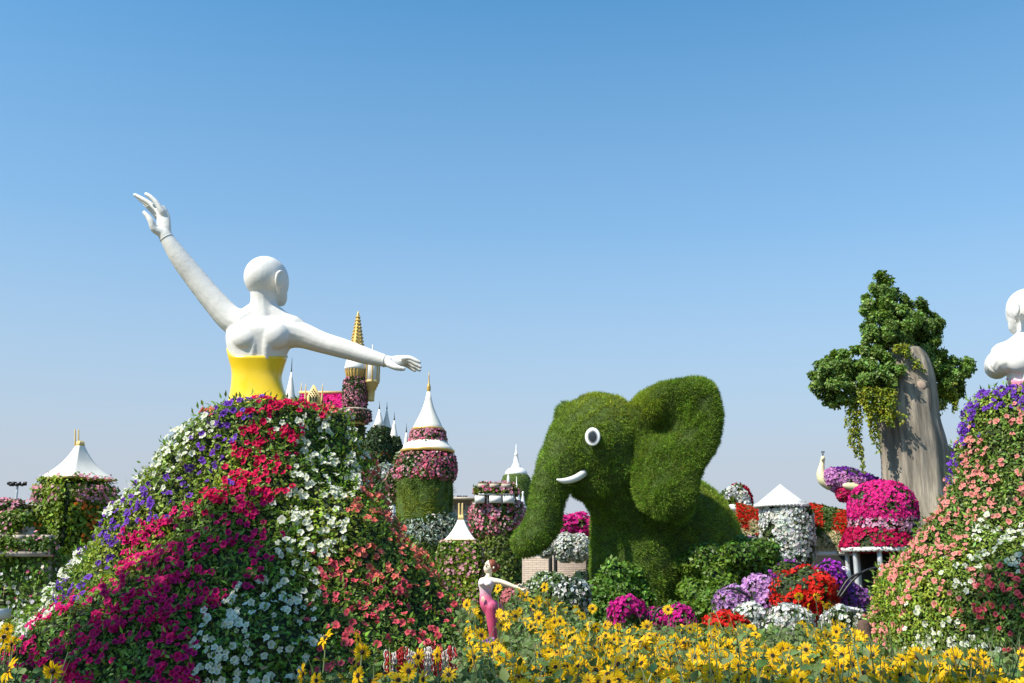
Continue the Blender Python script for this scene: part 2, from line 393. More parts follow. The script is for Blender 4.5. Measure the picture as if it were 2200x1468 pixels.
seedsL = {
 'W': [(420,895),(380,930),(440,930),(340,970),(400,980),(300,1020),(350,1040),(250,1080),(210,1110),(280,1060),(170,1190),(140,1225),(110,1280),(70,1330),(45,1365),
       (650,910),(700,915),(740,930),(600,925),(660,985),(700,990),(760,970),(640,1040),(690,1060),(740,1050),(710,1120),(650,1110),(690,1160),(610,1090),(610,1180),(620,1230),(600,1270),(640,1270),
       (570,1320),(480,1350),(530,1380),(600,1390),(640,1350),(500,1430),(570,1440),(455,1400),(630,1440),(590,1350)],
 'P': [(485,865),(540,850),(480,930),(500,895),(450,960),(480,990),(420,1010),(470,1030),(395,1060),(330,1070),(290,1105),(240,1150),(220,1210),(200,1255),(150,1285),(430,1050),(350,1085)],
 'R': [(590,872),(640,875),(670,890),(545,930),(575,945),(620,945),(525,985),(560,1000),(500,1030),(555,1050),(600,1055),(470,1080)],
 'M': [(540,1100),(400,1130),(470,1160),(340,1170),(300,1230),(380,1240),(450,1230),(560,1150),(560,1220),(520,1190),(250,1290),(350,1310),(430,1280),(170,1320),(110,1370),(200,1380),(300,1400),(380,1400),(60,1420),(150,1440),(260,1450),(340,1440)],
 'C': [(435,880),(395,885),(700,880),(770,940),(800,1000),(790,1060),(840,1060),(760,1110),(820,1130),(880,1130),(750,1200),(810,1200),(870,1200),(920,1240)],
 'N': [(700,1230),(720,1290),(780,1280),(850,1290),(920,1300),(970,1330),(690,1320),(750,1350),(830,1370),(900,1350),(960,1390),(1000,1370),(720,1400),(700,1450),(820,1420)],
 'L': [(1045,1400),(1060,1430),(1040,1440)],
 'yg': [(260,1190,90),(480,1000,90),(700,1150,90),(300,1130,70)]}
profL = [(872, 1), (880, 60), (888, 100), (908, 132), (960, 165), (1040, 221), (1120, 273), (1200, 326), (1280, 388), (1360, 456), (1430, 518), (1500, 552), (1570, 548)]
moundL, fL = mound(564, 10.0, profL, seedsL, 'big flower mound in purple, magenta, white and coral under the yellow-bodiced dancer', 98000, 18500,
    {'W': .46, 'P': .25, 'R': .85, 'M': .80, 'C': .38, 'N': .24, 'L': .8}, 3, .059)
seedsR = {
 'P': [(2190,850),(2150,865),(2120,880),(2100,905),(2070,940),(2060,970),(2045,1000),(2035,1030),(2110,910),(2060,915)],
 'K': [(2170,900),(2130,920),(2190,930),(2090,960),(2150,990),(2080,1030),(2130,1060),(2190,1050),(2040,1080),(2000,1110),(2080,1110),(2160,1130),(1980,1150),(1960,1180),(2040,1170),(1920,1220),(1990,1220),(2080,1190),(1900,1270),(1860,1300),(1950,1280),(2030,1260),(1860,1350),(1940,1350),(2010,1320),(2100,1240),(1900,1320),(2060,1300)],
 'W': [(2130,1150),(2165,1165),(2180,1200),(2060,1230),(2100,1210),(2070,1275),(2000,1330),(2030,1350),(2060,1370),(1990,1370),(2100,1390),(2040,1400)],
 'N': [(2090,1300),(2110,1330),(2150,1320),(2190,1260),(2150,1250),(2190,1350),(2180,1300),(2130,1280)],
 'C': [(2080,1330),(2120,1310)],
 'yg': [(1960,1290,90)]}
profR = [(846, 1), (852, 45), (864, 60), (900, 76), (960, 112), (1030, 140), (1100, 182), (1180, 236), (1240, 284), (1300, 322), (1360, 342), (1400, 340), (1420, 325)]
moundR, fR = mound(2215, 11.0, profR, seedsR, 'flower mound of pale pink petunias with purple crest at the right edge', 86000, 12500,
    {'W': .30, 'P': 1.0, 'K': .29, 'N': .34, 'C': .4}, 40, .058, (.135, .215, .035))

# chain curtain under the hem of the left mound, wooden prop under the right one
def chain_strand(x, y, z0, z1, k):
    mb = MB(); z = z0; i = 0; L = .052
    while z > z1:
        a = (i % 2) * math.pi / 2 + .4 * k; u = np.linspace(0, 2 * np.pi, 9)
        pts = np.stack((.014 * np.cos(u) * math.cos(a) + x, .014 * np.cos(u) * math.sin(a) + y, z - L / 2 + (L / 2 + .005) * np.sin(u)), -1)
        mb.tube(pts, np.full(9, .0048), 4, round_caps=False); z -= L * .8; i += 1
    return mb
M['chain_red'] = paint('chain_red', (.42, .012, .015), .4, .1, 5, 0); M['chain_white'] = paint('chain_white', (.62, .56, .52), .45, .1, 5, 0)
Cm = moundL.location
for k in range(46):
    px = 826 + k * 3.95; 
    p = at(px, 1420, 7.9 + .0); th = math.atan2(p[1] - Cm.y, p[0] - Cm.x)
    rr = 2.52 + .03 * math.sin(k * 1.7); x = p[0]; y = Cm.y - math.sqrt(max(rr ** 2 - (x - Cm.x) ** 2, .05)) + .0
    zt = at(px, 1398 + 7 * math.sin(k * .5), y)[2]
    red = (k // 3) % 3 != 1 if k % 5 else False
    chain_strand(x, y, zt, .12, k).build('hanging_chain', M['chain_red'] if red else M['chain_white'], moundL, True)
mb = MB(); mb.tube([at(1856, 1345, 9.6), at(1862, 1400, 9.55), at(1866, 1480, 9.5)], [.06, .058, .062], 10); 
mb.build('wooden_prop', M['wood'], moundR, True)

# ------------------------------------------------------------------ dancer statues
def sections(secs, Y, depth_k=.62, n=40, grow=1.0, ybias=0.0):
    out = []
    u = np.linspace(0, 2 * np.pi, n, endpoint=False)
    q = crom(np.array(secs, float), 5)
    for py, xl, xr in q:
        s = S((xl + xr) / 2, py, Y); c = at((xl + xr) / 2, py, Y); h = (xr - xl) / 2 * s * grow
        e = 2.4
        cx = np.sign(np.cos(u)) * np.abs(np.cos(u)) ** (2 / e); cy = np.sign(np.sin(u)) * np.abs(np.sin(u)) ** (2 / e)
        out.append(np.stack((c[0] + h * cx, c[1] + ybias + h * depth_k * cy, np.full(n, c[2])), -1))
    return np.array(out)
def hand(mb, Y, palm, fingers, thumb):
    chain_px(mb, palm, 14, 5, flat=.5)
    for f in fingers: chain_px(mb, f, 9, 5)
    chain_px(mb, thumb, 9, 5)
def ear_shape(mb, cx, cy, Y, rx, ry, s):
    c = at(cx, cy, Y); a = np.linspace(-.3 * np.pi, 1.45 * np.pi, 16)
    pts = np.stack((c[0] + rx * s * np.cos(a), np.full(16, c[1]), c[2] + ry * s * np.sin(a)), -1)
    return c, pts

# the two dancers share one build; the right one is the mirrored pose with its near arm reaching forward
def corset(parent, secs, Y, top, mat, ybot):
    g = sections(secs, Y, .64, 64, 1.05); u = np.linspace(0, 2 * np.pi, 64, endpoint=False)
    zs = g[:, 0, 2]; zt = np.array([top(a) for a in u]); zb = zs.min(); rows = []
    for k in np.linspace(0, 1, 26):
        z = zt * (1 - k) + zb * k; row = []
        for j in range(64):
            row.append([np.interp(-z[j], -zs, g[:, j, 0]), np.interp(-z[j], -zs, g[:, j, 1]), z[j]])
        rows.append(row)
    o = MB().grid(np.array(rows), True).build('bodice', mat, parent, True)
    k = o.modifiers.new('thick', 'SOLIDIFY'); k.thickness = .022; k.offset = 1
    return o

def dancer(Y, mir, label, bodice_mat):
    k = .91 if mir else 1.0; sg = -1 if mir else 1
    fx = (lambda x: 2209 - (x - 571) * k) if mir else (lambda x: x); fy = (lambda y: 662 + (y - 597) * k) if mir else (lambda y: y)
    def ch(pts, n=14, flat=None): chain_px(mb, [(fx(a), fy(b_), c, r * k) for a, b_, c, r in pts], n, 6, flat)
    def el(px, py, Yc, rx, ry, rd, rot=None): ell_px(mb, fx(px), fy(py), Yc, rx * k, ry * k, rd, Matrix.Rotation(R(rot * sg), 3, 'Y') if rot else None)
    def sec(l): return [(fy(py), min(fx(xl), fx(xr)), max(fx(xl), fx(xr))) for py, xl, xr in l]
    def hd(palm, fingers, thumb):
        ch(palm, 14, .5)
        for f in fingers: ch(f, 9)
        ch(thumb, 9)
    root = empty('dancer_statue', at(fx(555), fy(880), Y), label, 'statue'); mb = MB()
    mb.grid(sections(sec([(684, 535, 606), (696, 508, 628), (715, 489, 636), (738, 487, 626), (765, 493, 614), (795, 501, 604), (815, 502, 601), (845, 499, 609), (880, 490, 628)]), Y), True, True)
    mb.ell(at(fx(571), fy(597), Y), (.203, .238, .228), Matrix.Rotation(R(-38 * sg), 3, 'Z'))
    el(587, 608, Y + .09, 33, 50, .185)
    ch([(595, 625, Y + .08, 22), (603, 642, Y + .14, 15), (604, 648, Y + .16, 11)])
    ch([(566, 622, Y - .02, 28), (566, 650, Y, 28), (568, 682, Y + .03, 37), (566, 715, Y + .07, 48)])
    ch([(566, 660, Y, 24), (535, 682, Y, 24), (510, 690, Y, 22)]); ch([(572, 665, Y, 24), (605, 692, Y, 24), (632, 705, Y, 26)])
    ch([(522, 698, Y, 33), (494, 684, Y, 29), (457, 644, Y - .02, 25.5), (420, 598, Y - .05, 23.5), (385, 553, Y - .10, 20.5), (354, 506, Y - .15, 14)])
    if mir: ch([(606, 716, Y, 36), (636, 724, Y + .02, 31), (646, 738, Y + .35, 27), (640, 742, Y + .9, 21), (625, 735, Y + 1.35, 14)])
    else: ch([(610, 716, Y, 36), (646, 720, Y, 29), (692, 736, Y - .02, 23.5), (740, 750, Y - .05, 21.5), (790, 766, Y - .08, 18), (833, 777, Y - .12, 13)])
    el(529, 728, Y - .135, 31, 27, .105, 14); el(590, 722, Y - .125, 33, 32, .11, -16)
    ch([(548, 700, Y - .14, 12), (546, 735, Y - .158, 11.5), (545, 772, Y - .12, 11), (546, 800, Y - .08, 9)]); ch([(573, 700, Y - .14, 12), (574, 735, Y - .162, 11.5), (573, 772, Y - .12, 11), (570, 800, Y - .08, 9)])
    hd([(355, 505, Y - .15, 14), (352, 488, Y - .15, 16), (351, 468, Y - .14, 15), (347, 452, Y - .14, 12)],
       [[(349, 456, Y - .17, 7), (336, 436, Y - .18, 6), (324, 424, Y - .18, 5.5), (314, 417, Y - .18, 4.6)], [(344, 459, Y - .11, 7), (326, 441, Y - .10, 6), (308, 429, Y - .10, 5.5), (290, 419, Y - .10, 4.6)],
        [(341, 464, Y - .05, 7), (324, 446, Y - .02, 6), (309, 434, Y - .02, 5.2), (297, 426, Y - .02, 4.4)], [(340, 470, Y, 6), (327, 455, Y + .04, 5), (318, 446, Y + .05, 4.5), (311, 440, Y + .06, 4)]],
       [(347, 500, Y - .17, 11), (332, 492, Y - .2, 9), (325, 477, Y - .22, 7.5), (318, 466, Y - .22, 6.2), (310, 457, Y - .22, 5)])
    if mir: hd([(625, 735, Y + 1.35, 13), (622, 732, Y + 1.5, 13), (620, 730, Y + 1.62, 10)], [[(614 + 5 * j, 731, Y + 1.6, 5), (612 + 6 * j, 729, Y + 1.78, 4.5), (612 + 6 * j, 733, Y + 1.9, 4)] for j in range(4)], [(634, 736, Y + 1.42, 7), (641, 738, Y + 1.55, 5), (643, 740, Y + 1.64, 4)])
    else: hd([(832, 777, Y - .12, 13), (848, 778, Y - .12, 14), (862, 775, Y - .12, 13), (872, 772, Y - .12, 10)],
       [[(866, 770, Y - .20, 6.5), (880, 769, Y - .22, 5.5), (892, 774, Y - .23, 5), (902, 779, Y - .23, 4.2)], [(866, 774, Y - .13, 6.5), (881, 776, Y - .13, 5.5), (894, 784, Y - .13, 5), (903, 789, Y - .13, 4.2)],
        [(864, 778, Y - .06, 6.5), (879, 782, Y - .04, 5.5), (892, 790, Y - .04, 5), (902, 796, Y - .04, 4.2)], [(862, 780, Y, 6), (875, 786, Y + .02, 5), (884, 792, Y + .03, 4.5), (892, 797, Y + .03, 3.8)]],
       [(838, 783, Y - .18, 9), (850, 789, Y - .21, 7.5), (860, 792, Y - .22, 6), (868, 793, Y - .22, 4.8)])
    el(603, 604, Y - .155, 7, 18, .035, 6)
    ch([(599, 630, Y - .10, 4.5), (597, 618, Y - .15, 4.0), (594, 604, Y - .19, 4.2), (596, 590, Y - .195, 4.6), (603, 584, Y - .18, 4.4), (610, 590, Y - .14, 3.4)], 8)
    link('body', remesh(mb.mesh('body'), .0105, 8), M['statue'], root)
    for (q0, q1, rr) in (((354, 506, Y - .15), (385, 553, Y - .10), 15.6), ((833, 777, Y - .12), (790, 766, Y - .08), 14.6))[:1 if mir else 2]:
        p0, p1 = at(fx(q0[0]), fy(q0[1]), q0[2]), at(fx(q1[0]), fy(q1[1]), q1[2])
        ax = p1 - p0; ax /= np.linalg.norm(ax); e1 = np.cross(ax, (0, 1, 0)); e1 /= np.linalg.norm(e1); e2 = np.cross(ax, e1); c0 = p0 + ax * .03; rw = rr * .915 * k * S(fx(q0[0]), fy(q0[1]), Y)
        MB().tube([c0 + rw * (e1 * math.cos(v) + e2 * math.sin(v)) for v in np.linspace(0, 2 * np.pi, 29)], np.full(29, .0045), 6, round_caps=False).build('wrist_seam', M['statue'], root, True)
    zpk, zmid = at(fx(494), fy(747), Y)[2], at(fx(555), fy(773), Y)[2]
    def top(a):       # rim height round the body: raised under the lifted arm, higher at the bust
        a = math.pi - a if mir else a; d = abs(a % (2 * math.pi) - math.pi)
        return zmid + (zpk - zmid) * math.exp(-(d / .55) ** 2) + .02 * max(0, math.cos(a)) ** 3 + (.12 if math.sin(a) > 0 else 0) * math.sin(a)
    corset(root, sec([(740, 491, 619), (765, 493, 614), (795, 500.5, 605), (815, 501, 602), (845, 498, 610), (875, 491, 626), (900, 482, 642)]), Y, top, bodice_mat, 900)
dancer(10.0, False, 'giant white dancer statue in yellow bodice, one arm raised, seen from behind', M['yellow'])
dancer(11.0, True, 'white dancer statue in pink bodice, cut by the right edge, bald head turned away', M['pinkpaint'])

# ------------------------------------------------------------------ shared plant-covered shapes
def lathe(cx, Y, prof, n=40, pyref=None, squash=1.0, rot=0.0):
    pyref = pyref if pyref else prof[len(prof) // 2][0]
    X0 = at(cx, pyref, Y)[0]; s = S(cx, pyref, Y); u = np.linspace(0, 2 * np.pi, n, endpoint=False) + rot
    P = np.array([np.stack((X0 + r * s * np.cos(u), Y + r * s * np.sin(u) * squash, np.full(n, at(cx, py, Y)[2])), -1) for py, r in prof])
    return MB().grid(P, True, True)
def coat(part, nleaf=0, lsize=.07, leafcol=(.05, .10, .015), flowers=(), tilt=.5, off=.03, yel=.25, seed=1, tm=None, centre=None, upb=.25, leafmat='leaf', names=('leaves', 'blossoms'), fl_off=.04):
    fl_off = max(fl_off, off * 1.7)
    me = part.data; V, T = arrays(me); c = centre if centre is not None else V.mean(0)
    def pts(n):
        P, N = sample(me, n); d = P - c; d[:, 2] *= .3; flip = (d * N).sum(1) < 0; N[flip] *= -1; return P, N
    if nleaf:
        P, N = pts(nleaf); a = vary(leafcol, nleaf, .28, .1); y = vary((leafcol[0] * 2.2, leafcol[1] * 1.7, leafcol[2] * 1.3), nleaf, .2, .1)
        a = mixc(a, y, (fbm(P, .5, seed, 2) + yel) * .8)
        scatter(names[0], tm or t_leaf2(.32), P + N * off * rng.random((nleaf, 1)) * 2, N + np.array((0, 0, upb)), lsize * (.7 + .6 * rng.random(nleaf)), a, M[leafmat], part, tilt)
    for k, (colr, n, size, mask) in enumerate(flowers):
        P, N = pts(int(n * 1.15))
        if mask is not None:
            m = mask(P); P, N = P[m], N[m]
        cl = fbm(P, 1.3, seed + k + 7, 2) + .9 > rng.random(len(P)) * 1.5; P, N = P[cl], N[cl]
        if len(P): scatter(names[1], t_blossom(5), P + N * fl_off * (.6 + rng.random((len(P), 1))), N, size * (.75 + .5 * rng.random(len(P))), vary(colr, len(P), .12, .07), M['petal'], part, .35, np.array(colr) * .5)

def grassy(part, n, length=.11, col=(.155, .25, .03), seed=1, width=.07, c=None):
    me = part.data; P, N = sample(me, n)
    a = vary(col, n, .34, .09); y = vary((.32, .36, .035), n, .25, .1); d = vary((.09, .175, .02), n, .25, .1)
    v = fbm(P, .35, seed, 3); a = mixc(a, y, v * .8 - .15); a = mixc(a, d, -v * .8 - .2)
    tuft = fbm(P, 2.6, seed + 3, 3); a = a * np.clip(1 + .32 * tuft, .45, 1.6)[:, None]; b_ = rng.random(n) < .02 + .05 * (fbm(P, .8, seed + 5, 2) > .75); a[b_] = vary((.20, .13, .05), int(b_.sum()), .2, .1)
    N = N + .5 * np.stack((fbm(P, 1.9, seed + 11, 2), fbm(P, 1.9, seed + 12, 2), fbm(P, 1.9, seed + 13, 2)), -1); P = P + N * (.02 * tuft)[:, None]
    scatter('grass_coat', t_blade(width, .55), P, N + np.array((0, 0, .12)), length * (.6 + .7 * rng.random(n)), a, M['grass'], part, .45)

# ------------------------------------------------------------------ topiary elephant
YE = 20.0
root = empty('topiary_elephant', (at(1400, 1300, YE)[0], YE, 0), 'huge green topiary elephant covered in clipped grass, trunk curled to the left', 'topiary')
mb = MB()
ell_px(mb, 1288, 952, 19.7, 101, 106, 1.0); ell_px(mb, 1320, 1000, 19.8, 92, 84, .95); ell_px(mb, 1282, 1035, 19.7, 62, 48, .72)
chain_px(mb, [(1258, 930, 19.55, 72), (1226, 972, 19.4, 60), (1196, 1018, 19.3, 47), (1178, 1065, 19.25, 38), (1170, 1110, 19.2, 37.5), (1155, 1146, 19.15, 37), (1131, 1166, 19.05, 33)], 22)
chain_px(mb, [(1330, 1010, 19.9, 95), (1380, 1090, 20.3, 105)], 20)
ell_px(mb, 1215, 905, 20.5, 24, 46, .2); ell_px(mb, 1240, 925, 20.3, 34, 50, .35)
chain_px(mb, [(1374, 1120, 20.5, 104), (1374, 1230, 20.4, 104), (1372, 1420, 20.4, 106)], 24)
ell_px(mb, 1470, 1180, 20.9, 118, 150, 1.25); chain_px(mb, [(1512, 1150, 20.8, 78), (1518, 1260, 20.7, 86), (1516, 1420, 20.7, 86)], 24)
chain_px(mb, [(1400, 1200, 21.8, 80), (1390, 1420, 21.8, 80)], 18); chain_px(mb, [(1500, 1200, 21.8, 75), (1490, 1420, 21.8, 75)], 18)
body = link('body', remesh(mb.mesh('body'), .06, 10), M['turf'], root)
grassy(body, 240000, .062, seed=4, width=.09)
bv, bt = arrays(body.data); bvh = BVHTree.FromPolygons([tuple(v) for v in bv], [tuple(t) for t in bt])
def hit(bvh, px, py):
    d = Vector(at(px, py, 30) - CAM).normalized(); h = bvh.ray_cast(Vector(CAM), d); return h
# near ear, a thick cupped slab
ol = [(1340,940),(1344,895),(1358,858),(1400,830),(1450,816),(1505,814),(1536,830),(1549,868),(1552,910),(1541,960),(1515,1005),(1499,1038),(1497,1078),(1484,1108),(1458,1125),(1412,1117),(1378,1092),(1362,1050),(1352,1000)]
ol = [(1345 + (a_ - 1345) * .965, 960 + (b_ - 960) * .98) for a_, b_ in ol]; q = crom(np.array(ol + ol[:1], float), 4)[:-1]; mb = MB()
ring0 = np.array([at(a, b, 18.72) for a, b in q]); ring1 = np.array([at(a, b, 19.12) for a, b in q]); k = len(q)
cen = np.array([1450., 960.]); 
def rings(Yf, f): return np.array([at(cen[0] + (a - cen[0]) * f, cen[1] + (b - cen[1]) * f, Yf) for a, b in q])
G = np.array([rings(18.66, .05), rings(18.66, .5), rings(18.66, .86), rings(18.74, .97), rings(18.9, 1.0), rings(19.05, .97), rings(19.14, .85), rings(19.14, .05)])
mb.grid(G, True, True)
em = remesh(mb.mesh('ear'), .055, 6); V, T = arrays(em); pj = proj(V)
pocket = .34 * np.exp(-(((pj[:, 0] - 1420) / 34) ** 2 + ((pj[:, 1] - 922) / 26) ** 2)) + .12 * np.exp(-(((pj[:, 0] - 1450) / 55) ** 2 + ((pj[:, 1] - 895) / 35) ** 2))
flare = -.30 * np.clip((pj[:, 0] - 1380) / 170, 0, 1) + .40 * np.clip((1400 - pj[:, 0]) / 60, 0, 1)
bulge = -.22 * np.exp(-(((pj[:, 0] - 1425) / 60) ** 2 + ((pj[:, 1] - 1060) / 55) ** 2))
V[:, 1] += np.where(V[:, 1] < 18.9, pocket, 0) + flare + bulge
em.vertices.foreach_set('co', V.ravel()); em.update()
ear = link('ear', em, M['turf'], root); grassy(ear, 75000, .062, seed=4, width=.09)
# eye, tusk
h = hit(bvh, 1275, 940)[0]; s = S(1275, 940, YE) ; nrm_e = hit(bvh, 1275, 940)[1]
def disc_at(p, n, rx, rz, depth, name, mat, par, off):
    m = MB(); m.ell((0, 0, 0), (rx, depth, rz), None, 28, 14); o = m.build(name, mat, par, True)
    qn = Vector((n[0], n[1], n[2] * .5)).normalized().to_track_quat('-Y', 'Z')
    me = o.data; R3 = np.array(qn.to_matrix()); V, _ = arrays(me); V = V @ R3.T + np.array(p) + np.array(n) * off; me.vertices.foreach_set('co', V.astype(np.float32).ravel()); me.update(); return o
n_e = -np.array(nrm_e) if nrm_e.y > 0 else np.array(nrm_e)
eye = disc_at(h, n_e, 15.5 * s, 18.5 * s, .03, 'eye', M['eye_white'], root, .10)
disc_at(h, n_e, 10.2 * s, 13.2 * s, .012, 'iris', M['eye_grey'], eye, .124); disc_at(h, n_e, 7.8 * s, 10.6 * s, .01, 'pupil', M['eye_black'], eye, .134)
mb = MB(); hY = hit(bvh, 1250, 1022)[0].y; w = []
for a, b, dy, r in [(1262, 1010, .15, 8), (1250, 1020, -.12, 8), (1236, 1028, -.28, 7.5), (1218, 1033, -.36, 6.5), (1205, 1033, -.40, 4.6), (1198, 1031, -.42, 2.5)]:
    w.append(list(at(a, b, hY + dy)) + [r * S(a, b, hY)])
w = crom(w, 6); mb.tube(w[:, :3], w[:, 3], 12); mb.build('tusk', M['white'], root, True)

# ------------------------------------------------------------------ bushes and low planting around it
def blob(name, px, py, Y, rx, ry, label, cat, nleaf, lsize, leafcol, flowers=(), rd=None, group=None, lump=.16, seed=1, yel=.0, down=None):
    s = S(px, py, Y); c = at(px, py, Y); rd = rd if rd else rx * s
    root = empty(name, (c[0], c[1], 0), label, cat, group)
    m = MB(); u = np.linspace(0, 2 * np.pi, 40, endpoint=False); v = np.linspace(.02, np.pi - .02, 26)
    P = np.stack((np.sin(v)[:, None] * np.cos(u), np.sin(v)[:, None] * np.sin(u), np.cos(v)[:, None] * np.ones(40)), -1)
    Pw = P * np.array((rx * s, rd, ry * s)); k = 1 + lump * fbm(Pw + c, 1.1 / (rx * s), seed, 2); Pw = Pw * k[..., None] + c
    Pw[..., 2] = np.maximum(Pw[..., 2], .02)
    m.grid(Pw[::-1], True, True); base = m.build('mass', M['gap_green'], root, True)
    coat(base, nleaf, lsize, leafcol, flowers, seed=seed, yel=yel, centre=c)
    if c[2] - ry * s > .05:
        MB().tube([(c[0], c[1], 0), (c[0], c[1], c[2] - ry * s * .5)], [.06, .05], 8).build('stand', M['iron'], root, True)
    return root
G1 = (.045, .10, .014)
for k, (px, py, Y, rx, ry, lab) in enumerate([
    (1330, 1278, 18.6, 56, 46, 'bright green leafy bush at the foot of the elephant chest'),
    (1300, 1310, 18.2, 45, 45, 'low dark bush left of the magenta flower ball'),
    (1560, 1220, 19.0, 72, 52, 'broad dark green bush under the elephant rump'),
    (1625, 1215, 19.2, 52, 46, 'dark green bush left of the white gazebo'),
    (1530, 1300, 18.3, 60, 52, 'green bush behind the lilac flower balls'),
    (1630, 1290, 19.4, 60, 50, 'dark bush between lilac balls and gazebo'),
    (1470, 1330, 18.0, 55, 30, 'low bush behind the magenta clumps')]):
    blob('bush', px, py, Y, rx, ry, lab, 'bush', 5200, .085, (.085, .17, .022) if k != 0 else (.11, .22, .026), seed=20 + k, lump=.42, yel=-.1, group='bushes around the elephant')
LIL, PUR, REDF, MAG, WHT = (.62, .34, .66), (.42, .05, .50), (.74, .03, .02), (.62, .02, .28), (.80, .80, .76)
balls = [(1573, 1303, 14.2, 30, 33, LIL, 'smaller lilac flower ball left of the larger one'), (1637, 1290, 14.3, 33, 41, LIL, 'larger lilac flower ball beside the red flower dome'),
    (1729, 1283, 14.0, 60, 52, REDF, 'wide red flower dome behind the sunflowers'), (1692, 1238, 15.6, 27, 24, PUR, 'violet flower ball peeking up behind red dome, left one'),
    (1785, 1246, 15.2, 27, 31, PUR, 'violet flower ball right of the red dome'), (1348, 1325, 13.2, 32, 32, MAG, 'magenta flower clump in front of the elephant leg'),
    (1408, 1338, 13.4, 24, 20, MAG, 'small magenta clump beside black hoop'), (1458, 1336, 13.2, 25, 24, MAG, 'magenta clump right of the black hoop'),
    (1560, 1352, 12.6, 42, 20, REDF, 'low red flower patch below lilac balls'), (1690, 1338, 12.6, 42, 26, WHT, 'low white flower patch below the red dome'),
    (1610, 1330, 13.6, 22, 24, WHT, 'white blossoms squeezed between the lilac balls'), (1815, 1345, 12.2, 36, 28, WHT, 'white flower patch left of the right mound'),
    (1205, 1372, 12.0, 40, 15, (.78, .6, .7), 'pale pink low flowers among sunflower stems'), (1110, 1290, 15.0, 26, 20, (.62, .2, .22), 'dusty red flower clump behind the small figure'),
    (1828, 1290, 15.4, 30, 28, (.30, .10, .40), 'dim purple planting under the eaves beside the right mound')]
for k, (px, py, Y, rx, ry, c, lab) in enumerate(balls):
    dense = 2600 if c in (LIL, PUR) else 1900
    blob('flower_ball', px, py, Y, rx, ry, lab, 'flower ball', 1100, .055, (.05, .10, .02), [(c, int(dense * (rx * ry / 1100) ** .8), .052, None)], seed=50 + k, lump=.2)
blob('clipped_shrub', 1180, 1272, 17.0, 46, 34, 'pale green dome shrub with tiny white blossoms by the brick wall', 'shrub', 3600, .07, (.10, .16, .05), [((.72, .76, .66), 900, .045, None)], seed=81, lump=.1)
blob('white_shrub', 1232, 1285, 16.2, 30, 36, 'white flowering shrub right of the pale dome shrub', 'shrub', 2200, .07, (.035, .07, .03), [(WHT, 900, .06, None)], seed=82, lump=.18)

# black hoops (butterfly frames)
for k, (pts, lab) in enumerate([
    ([(1688, 1208, 15), (1712, 1212, 15), (1726, 1236, 15)], 'thin black iron arc over the left violet ball'), ([(1712, 1210, 15), (1735, 1220, 15), (1757, 1245, 15)], 'thin black iron arc rising behind the red dome'),
    ([(1749, 1234, 14.9), (1760, 1214, 14.9), (1783, 1207, 14.9)], 'black iron arc above the right violet ball'), ([(1806, 1282, 13.5), (1830, 1250, 13.5), (1856, 1228, 13.5), (1886, 1219, 13.5)], 'long black iron arc leaning to the right mound'),
    ([(1800, 1280, 13.4), (1822, 1246, 13.4), (1850, 1230, 13.4)], 'inner black iron arc beside the right mound'), ([(1563, 1264, 14), (1585, 1268, 14), (1605, 1278, 14)], 'short black iron arc behind the lilac balls'),
    ([(1402, 1336, 13), (1412, 1312, 13), (1432, 1302, 13)], 'black iron hoop among the magenta clumps'), ([(1594, 1316, 13.5), (1610, 1330, 13.5), (1624, 1345, 13.5)], 'black iron arc below the lilac balls'),
    ([(1786, 1262, 14), (1797, 1276, 14), (1808, 1283, 14)], 'short curved black iron strut joining the arcs')]):
    w = crom(np.array([at(*p) for p in pts]), 8); o = MB().tube(w, np.full(len(w), .016), 7).build('iron_arc', M['iron'], None, True); tag(o, lab, 'iron arc', 'black iron arcs among the flower balls')

# ------------------------------------------------------------------ sculpted tree
YT = 28.0
root = empty('sculpted_tree', (at(1965, 1200, YT)[0], YT, 0), 'giant artificial tree trunk with leafy crown and trailing vines', 'tree')
q = crom(np.array([(744, 1944, 8), (748, 1945, 30), (764, 1948, 42), (800, 1952, 51), (860, 1950, 62), (900, 1949, 66), (960, 1962, 69), (1030, 1968, 70), (1100, 1972, 73), (1180, 1975, 80), (1290, 1975, 96)], float), 6)
u = np.linspace(0, 2 * np.pi, 72, endpoint=False); rows = []
for py, cx, r in q:
    s = S(cx, py, YT); c = at(cx, py, YT)
    rr = r * s * (1 + .018 * np.sin(u * 7 + py * .004) + .022 * np.sin(u * 13 + 1.3 + py * .01) + .012 * np.sin(u * 29 + py * .02))
    rows.append(np.stack((c[0] + rr * np.cos(u), YT + rr * np.sin(u) * .85, np.full(72, c[2])), -1))
